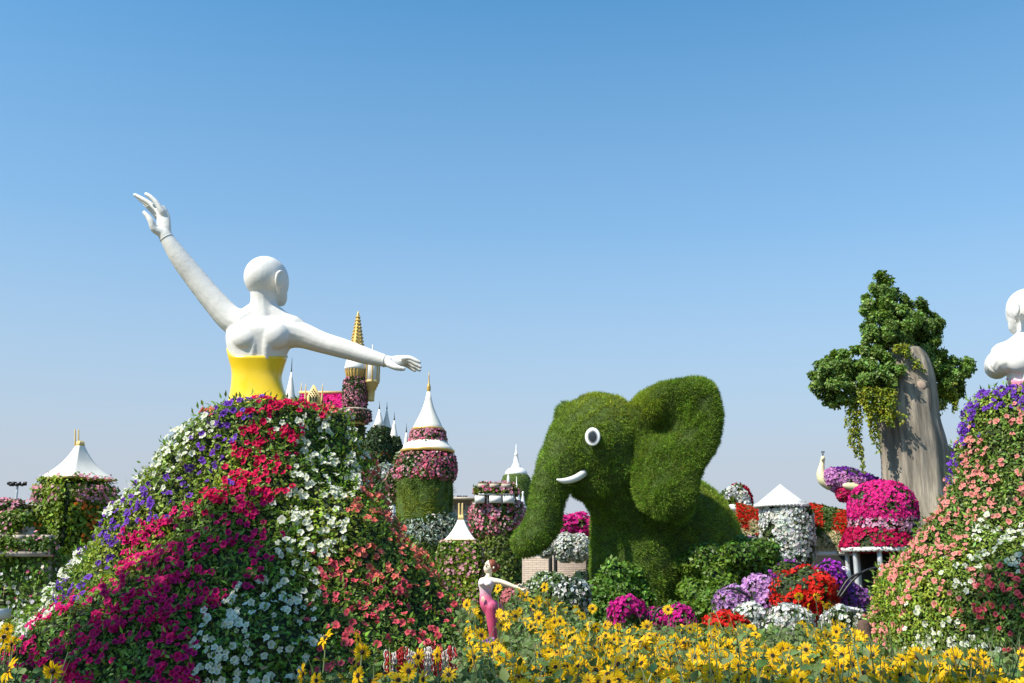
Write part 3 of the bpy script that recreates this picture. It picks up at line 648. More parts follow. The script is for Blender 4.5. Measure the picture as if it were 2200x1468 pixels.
def bark():
    m, n, out = new_mat('sculpted_bark'); p = n.nodes.new('ShaderNodeBsdfPrincipled'); p.inputs['Roughness'].default_value = .85
    tc = n.nodes.new('ShaderNodeTexCoord'); mp = n.nodes.new('ShaderNodeMapping'); mp.inputs['Scale'].default_value = (3.2, 3.2, .28); z = n.nodes.new('ShaderNodeTexNoise'); z.inputs['Scale'].default_value = 2.2; z.inputs['Detail'].default_value = 8; z.inputs['Roughness'].default_value = .65
    r = n.nodes.new('ShaderNodeValToRGB'); r.color_ramp.elements[0].position = .36; r.color_ramp.elements[1].position = .66
    r.color_ramp.elements[0].color = (.135, .118, .095, 1); r.color_ramp.elements[1].color = (.41, .36, .295, 1); e = r.color_ramp.elements.new(.52); e.color = (.27, .238, .19, 1)
    z2 = n.nodes.new('ShaderNodeTexNoise'); z2.inputs['Scale'].default_value = .35; z2.inputs['Detail'].default_value = 3
    mx = n.nodes.new('ShaderNodeMix'); mx.data_type = 'RGBA'; mx.blend_type = 'MULTIPLY'; rr = n.nodes.new('ShaderNodeValToRGB'); rr.color_ramp.elements[0].color = (.62, .62, .64, 1); rr.color_ramp.elements[1].color = (1.25, 1.2, 1.12, 1); rr.color_ramp.elements[0].position = .4; rr.color_ramp.elements[1].position = .62; mx.inputs[0].default_value = 1
    b = n.nodes.new('ShaderNodeBump'); b.inputs['Strength'].default_value = .5; b.inputs['Distance'].default_value = .08
    L = n.links.new; L(tc.outputs['Object'], mp.inputs[0]); L(mp.outputs[0], z.inputs[0]); L(tc.outputs['Object'], z2.inputs[0]); L(z.outputs[0], r.inputs[0]); L(z2.outputs[0], rr.inputs[0]); L(r.outputs[0], mx.inputs[6]); L(rr.outputs[0], mx.inputs[7]); L(mx.outputs[2], p.inputs['Base Color']); L(z.outputs[0], b.inputs['Height']); L(b.outputs[0], p.inputs['Normal']); L(p.outputs[0], out.inputs[0]); return m
M['bark'] = bark(); M['sawn'] = paint('sawn_wood', (.52, .38, .29), .8, .12, 6, .1)
trunk = MB().grid(np.array(rows), True, True).build('trunk', M['bark'], root, True)
# sawn limb knot + side bump
kc = at(1962, 833, YT); s = S(1962, 833, YT); ky = YT - 52 * s * .85
st = MB().tube([(kc[0], ky + .5, kc[2]), (kc[0] - .02, ky + .12, kc[2] - .02), (kc[0] - .03, ky - .06, kc[2] - .04)], [.24, .19, .16], 16, round_caps=False).build('limb_stub', M['bark'], root, True)
MB().ell((kc[0] - .03, ky - .055, kc[2] - .04), (.14, .03, .125)).build('cut_face', M['sawn'], st, True)
mb = MB(); chain_px(mb, [(2022, 1010, YT - .1, 10), (2033, 985, YT - .1, 14), (2036, 965, YT - .1, 8)]); mb.build('burl', M['bark'], root, True)
for pts in [[(1930, 790, YT, 18), (1895, 800, YT, 16), (1850, 800, YT - .2, 12), (1800, 805, YT - .3, 7)], [(1935, 755, YT, 22), (1922, 710, YT, 14), (1900, 650, YT, 6)], [(1955, 775, YT + .4, 16), (1975, 735, YT + .55, 11), (1972, 685, YT + .3, 6)], [(1985, 800, YT + .7, 16), (2025, 810, YT + .8, 12), (2065, 795, YT + .6, 6)]]:
    mb = MB(); chain_px(mb, pts, 12); mb.build('limb', M['bark'], root, True)
clumps = [(1895, 625, 0, 30, 38), (1880, 660, -.2, 34, 34), (1915, 655, .1, 36, 36), (1935, 690, -.1, 42, 38), (1890, 705, -.3, 40, 38), (1875, 735, -.4, 24, 28), (1918, 724, .0, 42, 30), (1972, 672, .2, 30, 34), (1990, 700, .3, 34, 34),
  (1975, 735, .3, 40, 34), (2008, 745, .3, 24, 26), (1998, 780, .3, 34, 32), (2012, 815, .2, 30, 34), (1965, 765, .6, 38, 34), (2050, 800, .5, 34, 36), (2070, 790, .5, 26, 24), (2045, 835, .5, 26, 30),
  (1800, 785, -.2, 36, 32), (1775, 800, -.2, 34, 28), (1760, 825, -.1, 22, 20), (1835, 780, -.3, 36, 34), (1868, 770, -.4, 34, 32), (1850, 810, -.4, 44, 34), (1890, 790, -.5, 36, 34), (1920, 805, -.7, 28, 32), (1800, 830, -.2, 38, 28), (1795, 855, -.1, 26, 20), (1770, 845, -.1, 16, 14), (1880, 825, -.6, 36, 26), (1830, 850, -.2, 26, 22)]
PP, NN, CC = [], [], []
for k, (a, b, dy, rx, ry) in enumerate(clumps):
    c = at(a, b, YT + dy); s = S(a, b, YT); n = int(rx * ry * 2.6)
    d = rng.normal(size=(n, 3)); d /= np.linalg.norm(d, axis=1)[:, None]; rad = rng.random(n) ** .35
    # sub clusters for ragged outline
    m = 13; sub = rng.normal(size=(m, 3)); sub /= np.linalg.norm(sub, axis=1)[:, None]; w = rng.integers(0, m, n)
    off = d * .34 * rad[:, None] + sub[w] * (.72 + .2 * rng.random((m, 1))[w])
    PP.append(c + off * np.array((rx * s, rx * s * .9, ry * s))); NN.append(off + np.array((0, 0, .4)))
    base = np.array((.13, .215, .04)) * (.75 + .5 * rng.random()); cc = vary(base, n, .3, .1); CC.append(cc)
scatter('crown', t_leaf2(.34), np.vstack(PP), np.vstack(NN), .06 + .06 * rng.random(sum(map(len, PP))), np.vstack(CC), M['leaf'], root, .6)
def vines(parent, strands, col, n_per, size=.08, wid=.06):
    P, N, C = [], [], []
    for (a, b, dy, L) in strands:
        top = at(a, b, YT + dy); s = S(a, b, YT); n = max(6, int(n_per * L / 60)); t = rng.random(n)
        z = top[2] - t * L * s; x = top[0] + .05 * np.sin(t * 5 + a) + rng.normal(size=n) * wid * (1.1 - t * .8); y = top[1] + rng.normal(size=n) * wid
        P.append(np.stack((x, y, z), -1)); N.append(np.tile((0, -.6, .6), (n, 1)) + rng.normal(size=(n, 3)) * .3); C.append(mixc(vary(col, n, .25, .12), vary((.06, .12, .02), n, .2, .1), rng.random(n) * .9))
    scatter('trailing_vines', t_leaf2(.36), np.vstack(P), np.vstack(N), size * (.7 + .6 * rng.random(sum(map(len, P)))), np.vstack(C), M['leaf'], parent, .4, updir=(0, 0, -1))
st = []
for k in range(34):
    a = 1848 + rng.random() * 76; st.append((a, 828 + rng.random() * 14 + .1 * abs(a - 1880), -.9 + .2 * rng.random(), 28 + 55 * rng.random()))
st += [(1815, 845, -.3, 70), (1822, 850, -.3, 110), (1830, 850, -.3, 130), (1838, 850, -.3, 165), (1842, 850, -.3, 140), (1835, 850, -.3, 90), (1868, 850, -.8, 100), (1875, 850, -.8, 120), (1880, 850, -.8, 90), (1905, 850, -1.0, 60), (1912, 860, -1.0, 55), (1934, 880, -1.0, 30)]
for k in range(16): a = 2012 + rng.random() * 36; st.append((a, 815 + rng.random() * 10, .2, 25 + 45 * rng.random()))
st += [(1940 + 9 * k, 740 + 10 * k, -.75, 18) for k in range(5)] + [(1925 + 5 * k, 738, -.7, 22) for k in range(6)]
vines(root, st, (.34, .36, .02), 110)

# ------------------------------------------------------------------ castle and pavilions
PINK1, PINK2, HOT, ORG, CREAM = (.84, .36, .46), (.84, .16, .28), (.84, .03, .28), (.70, .18, .03), (.84, .78, .48)
DRK = (.06, .115, .018)
def part_lathe(root, name, cx, Y, prof, mat, n=36, pyref=None, smooth=True, **k): return lathe(cx, Y, prof, n, pyref, **k).build(name, mat, root, smooth)
def tower(name, cx, Y, pyref, label, cat='tower'): return empty(name, (at(cx, pyref, Y)[0], Y, 0), label, cat)

# big round tower
Y = 32.0; t = tower('castle_tower', 917, Y, 1000, 'round castle tower with white bell roof and green grass drum', 'tower')
pr = 1000
part_lathe(t, 'finial', 918, Y, [(797, .4), (810, 1.2), (824, 1.8), (828, 3.6), (834, 4.6), (840, 4.0), (845, 3)], M['gold'], 14, pr)
part_lathe(t, 'roof', 918, Y, [(842, 4), (858, 7), (874, 11.5), (890, 18), (905, 25.5), (914, 30), (921, 33.5), (923, 33)], M['canvas'], 40, pr)
part_lathe(t, 'roof_rim', 918, Y, [(920.5, 34.3), (921, 35.5), (926, 35.5), (926.5, 33)], M['gold'], 40, pr)
o = part_lathe(t, 'flower_drum', 918, Y, [(926, 32), (930, 34), (945, 37), (956, 38), (958, 34)], M['gap_green'], 40, pr); coat(o, 1500, .09, DRK, [(PINK1, 1300, .085, None), (PINK2, 600, .08, None)], seed=3)
part_lathe(t, 'brim', 918, Y, [(949, 41), (955, 46), (962, 52), (968, 57.5), (969, 57)], M['canvas'], 44, pr)
part_lathe(t, 'brim_edge', 918, Y, [(967.5, 57.8), (968, 58.6), (973, 58.6), (974, 55), (974.5, 40)], M['gold'], 44, pr)
o = part_lathe(t, 'flower_ring', 917, Y, [(974, 42), (979, 53), (985, 57), (1000, 59), (1015, 59), (1028, 57), (1034, 52)], M['gap_green'], 48, pr); coat(o, 4200, .10, DRK, [(PINK1, 1300, .085, None), (PINK2, 1700, .085, None), ((.8, .55, .55), 300, .075, None)], seed=5, off=.04)
o = part_lathe(t, 'grass_drum', 914, Y, [(1026, 55), (1035, 58.5), (1070, 59.5), (1110, 58), (1125, 56)], M['turf'], 48, pr); grassy(o, 30000, .15, (.10, .17, .025), 8, .06)
o = part_lathe(t, 'silver_ring', 925, Y, [(1112, 46), (1120, 52), (1140, 54), (1156, 50), (1166, 42)], M['gap_green'], 44, pr); coat(o, 4200, .13, (.36, .42, .38), [], seed=6, yel=-3, off=.10, tm=t_leaf2(.2), tilt=.9)
o = part_lathe(t, 'lower_drum', 920, Y, [(1160, 46), (1175, 50), (1230, 50), (1330, 50)], M['turf'], 40, pr); grassy(o, 15000, .15, (.09, .15, .02), 9, .06)

# gold-spired tower
Y = 42.0; pr = 850; cx = 763; t = tower('gold_spire_tower', cx, Y, pr, 'tall slim tower with crocketed gold spire behind the outstretched arm')
sp = part_lathe(t, 'spire', cx, Y, [(668, .8), (672, 1.6), (676, 3), (700, 7), (730, 12.5), (760, 17), (782, 20)], M['gold'], 8, pr, False)
s = S(cx, 740, Y); X0 = at(cx, pr, Y)[0]; mb = MB()
for k in range(13):
    py = 682 + k * 7.4; r = np.interp(py, [676, 700, 730, 760, 782], [3, 7, 12.5, 17, 20]) * s
    for j in range(8):
        a = j * math.pi / 4; mb.ell((X0 + r * math.cos(a), Y + r * math.sin(a), at(cx, py, Y)[2]), (.042, .042, .04), None, 5, 4)
mb.build('crockets', M['gold'], sp)['kind'] = 'stuff'
part_lathe(t, 'crown', cx, Y, [(772, 18), (775, 22), (786, 24), (792, 26), (796, 24), (797, 18)], M['white'], 16, pr, False)
cb = part_lathe(t, 'corbel', cx, Y, [(796, 22), (800, 21.5), (812, 18), (817, 17)], M['goldpale'], 24, pr, False)
mb = MB()
for j in range(20):
    a = j * math.pi / 10; r0, r1 = 22.5 * s, 18 * s; mb.tube([(X0 + r0 * math.cos(a), Y + r0 * math.sin(a), at(cx, 797, Y)[2]), (X0 + r1 * math.cos(a), Y + r1 * math.sin(a), at(cx, 816, Y)[2])], [.035, .03], 5)
mb.build('corbel_ribs', M['gold'], cb)['kind'] = 'stuff'
o = part_lathe(t, 'flower_shaft', cx, Y, [(814, 18), (820, 22.5), (840, 24), (862, 23.5), (880, 21.5), (884, 19)], M['gap_green'], 36, pr); coat(o, 3200, .11, (.045, .075, .02), [(PINK1, 1700, .09, None), ((.5, .12, .2), 500, .08, None)], seed=13)
part_lathe(t, 'balcony_lip', cx, Y, [(880, 31), (881, 34), (884, 34), (885, 30)], M['stone'], 36, pr)
o = part_lathe(t, 'flower_balcony', cx, Y, [(884, 28), (887, 33.5), (896, 34), (904, 31), (907, 25)], M['gap_green'], 36, pr); coat(o, 2200, .11, (.05, .075, .02), [(PINK1, 1300, .09, None)], seed=14)
part_lathe(t, 'balcony_base', cx, Y, [(903, 25), (906, 26), (913, 23), (915, 19)], M['goldpale'], 24, pr, False)
o = part_lathe(t, 'ivy_shaft', cx, Y, [(913, 20), (925, 21.5), (960, 22), (1060, 22), (1300, 22)], M['gap_green'], 30, pr); coat(o, 6500, .14, (.07, .10, .015), [(ORG, 800, .10, None)], seed=15)
# side lantern turret
cx2 = 797; X2 = at(cx2, pr, Y)[0]
part_lathe(t, 'turret_needle', cx2, Y, [(740, .5), (752, 1.5), (768, 2.6)], M['white'], 10, pr)
part_lathe(t, 'turret_cap', cx2, Y, [(766, 3), (769, 14), (774, 20), (777, 21), (778, 15)], M['white'], 12, pr, False)
td = part_lathe(t, 'turret_drum', cx2, Y, [(777, 15.5), (778, 16), (820, 16), (821, 14)], M['white'], 8, pr, False, rot=.2)
mb = MB()
for j in range(8):
    a = j * math.pi / 4 + .2; r = 16.3 * s; mb.tube([(X2 + r * math.cos(a), Y + r * math.sin(a), at(cx2, 779, Y)[2]), (X2 + r * math.cos(a), Y + r * math.sin(a), at(cx2, 820, Y)[2])], [.028, .028], 5)
mb.build('gold_beads', M['gold'], td)
part_lathe(t, 'turret_corbel', cx2, Y, [(819, 17), (824, 17), (824.5, 15), (831, 14), (831.5, 12), (838, 11), (838.5, 8.5), (858, 7.5), (862, 7.5)], M['goldpale'], 12, pr, False)
MB().box(((X0 + X2) / 2, Y + .1, (at(0, 780, Y)[2] + at(0, 832, Y)[2]) / 2), (abs(X2 - X0) / 2 - .02, .16, (at(0, 780, Y)[2] - at(0, 832, Y)[2]) / 2)).build('link_wall', M['white'], t)

# pink flowered hall roof
Y = 44.0; s = S(690, 880, Y); t = empty('castle_hall', (at(690, 880, Y)[0], Y + 2, 0), 'castle hall with hot pink flower roof and gold gable dormer', 'building')
a0, a1 = at(648, 848, Y), at(744, 846, Y); b0, b1 = at(632, 920, Y - 2.0), at(742, 920, Y - 2.0)
V = [a0, a1, b1, b0, a0 + np.array((0, 4, 0)) - np.array((0, 0, a0[2] - b0[2])), a1 + np.array((0, 4, -(a1[2] - b1[2])))]
rf = MB().add(V, [(3, 2, 1, 0), (0, 1, 5, 4), (0, 4, 3), (1, 2, 5)]).build('roof', M['gap_green'], t)
P, N = sample(rf.data, 5200); m = P[:, 1] < Y + .1; P, N = P[m], N[m]; N[N[:, 1] > 0] *= -1
scatter('blossoms', t_blossom(5), P + N * .06, N, .17 * (.7 + .5 * rng.random(len(P))), vary(HOT, len(P), .18, .08), M['petal'], rf, .4, (.4, .02, .12))
MB().box((a0 + a1) / 2 + np.array((0, 0, .06)), ((a1[0] - a0[0]) / 2 + .1, .12, .06)).build('ridge_beam', M['goldpale'], t)
for px in (647, 738): part_lathe(t, 'ridge_finial', px, Y, [(822, .4), (832, 1), (836, 1.8), (842, 1), (848, 1.4)], M['goldpale'], 8, 840)
yg = Y - 2.1; g = [at(656, 872, yg), at(690, 872, yg), at(690, 858, yg), at(673, 826, yg), at(656, 858, yg)]; g2 = [p + np.array((0, .5, 0)) for p in g]
dm = MB().add(g + g2, [(0, 1, 2, 3, 4), (9, 8, 7, 6, 5), (0, 5, 6, 1), (1, 6, 7, 2), (2, 7, 8, 3), (3, 8, 9, 4), (4, 9, 5, 0)]).build('gable', M['goldpale'], t)
for k in range(3):
    c = at(667 + 6 * k, 857, yg); w = .045; MB().add([c + np.array(v) for v in [(-w, -.012, -.12), (w, -.012, -.12), (w, -.012, .06), (0, -.012, .13), (-w, -.012, .06)]], [(0, 1, 2, 3, 4)]).build('arch_opening', M['dark'], dm)
for r in range(4):
    for c_ in range(r + 1):
        c = at(673 + (c_ - r / 2) * 5.4, 837 + r * 4.2, yg); w = .032; MB().add([c + np.array(v) for v in [(-w, -.012, 0), (0, -.012, -.045), (w, -.012, 0), (0, -.012, .045)]], [(0, 1, 2, 3)]).build('lattice_hole', M['dark'], dm)
for px in (656, 692): part_lathe(t, 'pinnacle', px, yg, [(824, .3), (832, 1.2), (855, 2.2), (880, 2.6)], M['goldpale'], 8, 850)
mb = MB().box((at(690, 1000, Y)[0], Y + .2, (b0[2] + .0) / 2), (1.2 * (a1[0] - a0[0]) / 2, 1.8, b0[2] / 2 - .02)); mb.build('wall', M['stone'], t)

# slender white turrets
def turret(cx, Y, label, cone, drum=None, needle=None, basket=None, foot=1300):
    pr = cone[-1][0]; t = tower('castle_turret', cx, Y, pr, label)
    if needle: part_lathe(t, 'finial', cx, Y, [(needle, .3), (needle + 10, .7), (cone[0][0] - 3, 1.1), (cone[0][0] + 1, 1.6)], M['iron'], 8, pr)
    part_lathe(t, 'roof', cx, Y, cone + [(cone[-1][0] + .5, cone[-1][1] - 1.5)], M['canvas'], 24, pr)
    part_lathe(t, 'roof_edge', cx, Y, [(cone[-1][0] + .3, cone[-1][1] + .3), (cone[-1][0] + 2, cone[-1][1] + .3), (cone[-1][0] + 2.4, cone[-1][1] - 2)], M['goldpale'], 24, pr)
    if drum:
        o = part_lathe(t, 'ivy_drum', cx, Y, drum, M['gap_green'], 28, pr); coat(o, 3800, .15, (.05, .085, .03), [(ORG, 260, .13, lambda P: P[:, 2] < at(cx, drum[-2][0] - 16, Y)[2]), (PINK1, 120, .11, lambda P: P[:, 2] < at(cx, drum[-2][0] - 16, Y)[2])] if basket else [], seed=int(cx))
    if basket: part_lathe(t, 'corbel', cx, Y, basket, M['gold'], 16, pr, False)
    sh = drum[-1] if drum else cone[-1]
    part_lathe(t, 'shaft', cx, Y, [((basket[-1][0] if basket else sh[0]) - 1, 7), (foot, 8)], M['greystone'] if basket else M['white'], 20, pr)
turret(814, 40, 'white-coned turret with ivy drum and golden corbel', [(878, .8), (890, 4), (905, 8.5), (919, 14)], [(920, 12), (935, 21), (955, 25), (975, 25), (990, 22), (994, 16)], 862, [(988, 19), (994, 17), (1005, 11), (1012, 8)])
turret(830, 43, 'thin white-coned turret behind the ivy drum turret', [(878, .8), (895, 4), (915, 9), (924, 12)], [(924, 10), (940, 15), (980, 15), (990, 10)], 864)
turret(846, 41, 'small white-coned turret with dark green drum left of big tower', [(902, .8), (915, 3.5), (935, 8), (944, 11)], [(944, 9), (955, 13), (980, 13), (992, 9)], 885)
turret(872, 38, 'white spirelet half hidden behind the round tower', [(928, .8), (940, 3), (955, 5), (963, 7), (968, 11), (975, 20)], [(976, 16), (985, 20), (1010, 24), (1030, 24)], 910)
turret(622, 46, 'plain white cone spire beside the yellow bodice', [(798, .8), (815, 4), (835, 7.5), (860, 12), (880, 14)], None, 768)
o = blob('silver_bush', 826, 1030, 36, 26, 30, 'silvery grey foliage clump below the castle turrets', 'bush', 1500, .14, (.30, .34, .33), seed=91, yel=-3)
o = blob('flower_bank', 868, 1040, 34, 36, 40, 'flowered bank left of the round tower', 'bush', 3000, .11, (.06, .09, .02), [(PINK1, 500, .1, None)], seed=92)

# tent pavilions
def tent(name, px, Y, prof, delta, label, body, pole_top, leafcol, flowers, nleaf, floor=1300, cat='pavilion'):
    pyr = prof[-1][0]; s = S(px, pyr, Y); X0 = at(px, pyr, Y)[0]; t = empty(name, (X0, Y, 0), label, cat)
    def sq(py, d, k=8):
        z = at(px, py, Y)[2]; c = [np.array((X0 + d * s * math.cos(a), Y + d * s * math.sin(a), z)) for a in [delta - math.pi / 2 + j * math.pi / 2 for j in range(4)]]
        return [c[j] * (1 - q_) + c[(j + 1) % 4] * q_ for j in range(4) for q_ in np.linspace(0, 1, k, endpoint=False)]
    roof = np.array([sq(py, d) for py, d in crom(np.array(prof, float), 4)])
    m = MB(); m.grid(roof, True, True); o = m.build('roof', M['canvas'], t)
    MB().grid(np.array([sq(pyr - .6, prof[-1][1] * 1.012), sq(pyr + 3.2, prof[-1][1] * 1.012), sq(pyr + 3.4, prof[-1][1] * .9)]), True).build('roof_edge', M['goldpale'], t)
    p0 = prof[0]; MB().grid(np.array([sq(p0[0] - 9, p0[1] * .82), sq(p0[0] + 1.5, p0[1] * 1.1), sq(p0[0] + 2, p0[1] * .9)]), True, True).build('cap', M['goldpale'], t)
    for dx in (-3.6, 3.6): MB().tube([at(px + dx, p0[0], Y) , at(px + dx, pole_top, Y)], [.025, .02], 6).build('pole', M['goldpale'], t)
    d0 = body[0]; b = np.array([sq(py, d) for py, d in body]); bo = MB().grid(b, True, True).build('ivy_wall', M['gap_green'], t)
    coat(bo, nleaf, .13 if px < 500 else .09, leafcol, flowers, seed=int(px), off=.12 if px < 500 else .04, fl_off=.14 if px < 500 else .07, yel=.1, centre=np.array((X0, Y, at(px, body[1][0], Y)[2])))
    return t
zf = lambda py, Y: at(0, py, Y)[2]
tent('tent_pavilion', 165, 28.0, [(957, 9), (975, 19), (995, 34), (1012, 53), (1024, 70), (1030, 79)], R(12.4), 'ivy-covered pavilion with concave cream tent roof at the left', [(1038, 60), (1046, 75), (1100, 75), (1180, 76), (1330, 76)], 924, (.15, .23, .02),
     [(PINK1, 6500, .09, lambda P: (P[:, 2] > zf(1082, 28)) & (P[:, 2] < zf(1040, 28)) & (fbm(P, .45, 5, 1) > -.35)), (ORG, 3000, .11, lambda P: (P[:, 2] < zf(1085, 28)) & (fbm(P, .5, 6, 2) > .1))], 15000)
tent('tent_pavilion', 990, 22.0, [(1116, 8.5), (1130, 17), (1144, 28), (1155, 39), (1161, 47)], R(44), 'small flowered pavilion with cream tent roof near the pink figure', [(1167, 38), (1176, 54), (1230, 57), (1330, 57), (1440, 57)], 1083, (.13, .21, .022),
     [(PINK1, 1300, .075, None), ((.84, .5, .46), 1000, .07, None)], 13000)

# terrace tower right of the small pavilion
Y = 29.0; pr = 1110; t = tower('terrace_tower', 1069, Y, pr, 'stepped terrace tower with pink flower ring and cream planter boxes')
o = part_lathe(t, 'flower_ring', 1069, Y, [(1084, 48), (1088, 53), (1105, 56), (1130, 55), (1144, 51), (1152, 44)], M['gap_green'], 44, pr); coat(o, 3600, .10, DRK, [(PINK1, 1500, .085, None), (PINK2, 1100, .08, None), ((.8, .6, .6), 500, .075, None)], seed=33, off=.04)
o = part_lathe(t, 'ivy_shaft', 1078, Y, [(1140, 48), (1160, 52), (1250, 55), (1400, 55)], M['gap_green'], 36, pr); coat(o, 9000, .13, (.12, .17, .028), [], seed=34)
s = S(1069, pr, Y); X0 = at(1069, pr, Y)[0]
part_lathe(t, 'terrace_deck', 1069, Y, [(1082, 50), (1082.5, 54), (1085, 54), (1085.5, 48)], M['white'], 36, pr)
for px, w in ((1031, 10), (1064, 12), (1092, 11)): MB().box(at(px, 1074, Y - .7), (w * s, .25, 7 * s)).build('parapet_block', M['white'], t)
MB().box(at(1066, 1063.5, Y - .6), (37 * s, .3, 1.3 * s)).build('upper_deck', M['steel'], t)
for px in (1022, 1047, 1078, 1104): MB().tube([at(px, 1083, Y - .8), at(px, 1050 if px > 1040 else 1064, Y - .8)], [.02, .02], 6).build('rail_post', M['steel'], t)
o = MB().box(at(1066, 1055, Y - .4), (39 * s, .45, 6.5 * s)).build('flower_trough', M['gap_green'], t); coat(o, 1600, .10, (.06, .10, .016), [(PINK1, 420, .085, None), (PINK2, 260, .08, None)], seed=35, off=.06)
for px in (1037, 1062, 1087): MB().box(at(px, 1045, Y - .75), (9.6 * s, .22, 4.2 * s)).build('planter_box', M['stone'], t)
def stupa(px, Y, prof, label, mat='white'):
    pr = prof[-1][0]; o = lathe(px, Y, prof, 28, pr).build('white_spire', M[mat], None, True); tag(o, label, 'spire'); return o
stupa(1092, 31, [(1006, .3), (1018, .8), (1023, 1.6), (1025, 3), (1033, 3.4), (1045, 3.6), (1300, 4)], 'thin white spire standing just behind the terrace tower')
stupa(1110, 33, [(1024, .4), (1040, 1), (1042, 3), (1052, 4), (1070, 8), (1086, 14), (1088, 15), (1090, 9), (1300, 9)], 'white concave cone spire right of the planter boxes')
stupa(1124, 30, [(1056, 1.5), (1059, 2.6), (1063, 1.6), (1070, 3), (1080, 4), (1086, 6), (1095, 11), (1097, 12), (1098, 8), (1300, 8)], 'short white knobbed spire next to the elephant trunk')
Y = 62.0; t = tower('domed_stupa', 1109, Y, 1010, 'distant white stupa dome on a round green drum', 'stupa')
part_lathe(t, 'spire', 1109, Y, [(954, .4), (966, 1.3), (974, 2.4), (975, 4), (978, 4), (979, 3), (985, 5), (996, 6), (997, 8), (1003, 10), (1006, 12), (1008, 12)], M['white'], 20, 1010)
part_lathe(t, 'dome', 1109, Y, [(1005, 10), (1007, 16), (1011, 21), (1016, 24), (1022, 25)], M['white'], 32, 1010)
o = part_lathe(t, 'green_drum', 1109, Y, [(1020, 24), (1024, 28), (1035, 32), (1060, 34), (1150, 34), (1300, 34)], M['turf'], 36, 1010); grassy(o, 9000, .3, (.09, .15, .02), 12, .06)

# far low building, hedge line
t = empty('far_building', (at(980, 1180, 70)[0], 70, 0), 'distant low pale building behind the small pavilion', 'building')
s = S(980, 1100, 70); c0 = at(985, 1110, 70); MB().box((c0[0], 70, c0[2] / 2 + .6), (55 * s, 2, c0[2] / 2 + .6)).build('wall', M['stone'], t)
MB().box(at(985, 1077, 69.5), (57 * s, 2.6, 1.4 * s)).build('roof', M['stone'], t)
for k in range(9): MB().box(at(948 + 9 * k, 1088, 67.97), (3.2 * s, .05, 5 * s)).build('window', M['greystone'], t)
for k in range(3): MB().box(at(985, 1106 + 14 * k, 67.9), (57 * s, .08, 1.2 * s)).build('ledge', M['white'], t)
def mast(px, Y, top, foot, w, label):
    s = S(px, top, Y); p = at(px, top, Y); t = empty('light_mast', (p[0], Y, 0), label, 'light mast')
    MB().tube([(p[0], Y, 0), (p[0], Y, p[2])], [.16, .09], 8).build('pole', M['steel'], t, True)
    MB().tube([(p[0] - w * s, Y, p[2]), (p[0] + w * s, Y, p[2])], [.07, .07], 6).build('crossbar', M['iron'], t)
    for k in range(7): MB().box((p[0] + (k - 3) * w * s / 3.2, Y - .12, p[2] + (.0 if k % 2 else .12)), (w * s / 9, .16, .12), .3 * (k - 3)).build('floodlight', M['iron'], t)
mast(38, 80, 1042, 1100, 18, 'tall floodlight mast at the far left'); mast(993, 110, 1070, 1100, 9, 'tiny distant floodlight mast over the far building')
for k, (px, w, Y, h, lab) in enumerate([(1560, 160, 36, 60, 'dark hedge behind the gazebo'), (60, 130, 33, 70, 'hedge behind the castle wall at the far left'), (1980, 200, 34, 60, 'hedge at the foot of the sculpted tree'), (960, 260, 38, 60, 'hedge running behind the small pavilions'), (450, 320, 36, 40, 'hedge behind the big flower mound')]):
    blob('hedge', px, 1260, Y, w, h, lab, 'hedge', 6000, .2, (.06, .12, .018), seed=130 + k, rd=1.2, lump=.15)

# castle wall on the far left
Y = 25.0; s = S(50, 1170, Y); t = empty('castle_wall', (at(40, 1200, Y)[0], Y, 0), 'crenellated stone castle wall overgrown with ivy, far left', 'wall')
def slab(name, x0, x1, y0, y1, dY, dep, mat): 
    c = at((x0 + x1) / 2, (y0 + y1) / 2, Y + dY); return MB().box(c, ((x1 - x0) / 2 * s, dep, (y1 - y0) / 2 * s)).build(name, M[mat], t)
w_ = slab('wall', -120, 112, 1196, 1370, .0, .3, 'stone'); coat(w_, 9500, .12, (.09, .18, .022), [((.72, .72, .66), 700, .10, lambda P: P[:, 2] < zf(1255, Y)), (PINK2, 120, .1, None), (WHT, 200, .09, None)], seed=61, off=.10, fl_off=.14)
slab('cornice', -120, 112, 1186, 1196, -.35, .25, 'stone'); slab('parapet', -120, 112, 1160, 1186, -.3, .14, 'stone')
for k in range(8): slab('merlon', -112 + 29 * k, -91 + 29 * k, 1150, 1160.3, -.3, .14, 'stone')
slab('upper_wall', -120, 76, 1140, 1160.1, .9, .2, 'stone')
for k in range(6): slab('upper_merlon', -112 + 31 * k, -88 + 31 * k, 1132, 1140.4, .9, .2, 'stone')
for k, (px, py, rx, ry) in enumerate([(20, 1170, 18, 9), (75, 1168, 14, 7), (30, 1120, 30, 13), (100, 1178, 10, 9), (20, 1190, 20, 10)]):
    c = at(px, py, Y - .35 if k != 2 else Y + .7); o = MB().ell(c, (rx * s, .16, ry * s)).build('trailing_plants', M['gap_green'], t, True); coat(o, 700, .11, (.06, .12, .016), [(PINK1, 25, .08, None)], seed=70 + k, off=.08)
o = MB().box(at(16, 1088, Y + 2.2), (36 * s, .5, 6 * s)).build('rooftop_planter', M['stone'], t)
o = MB().ell(at(14, 1090, Y + 1.8), (38 * s, .3, 10 * s)).build('pink_flowers', M['gap_green'], t, True); coat(o, 800, .10, DRK, [(PINK1, 380, .09, None)], seed=77, off=.05)
for k in range(3): MB().box(at(-4 + 20 * k, 1077.5, Y + 2.1), (7.5 * s, .3, 3.6 * s)).build('planter_crest', M['stone'], t)
for k in range(3): MB().box(at(-8 + 24 * k, 1106, Y + 2.0), (10 * s, .3, 5.5 * s)).build('white_block', M['white'], t)
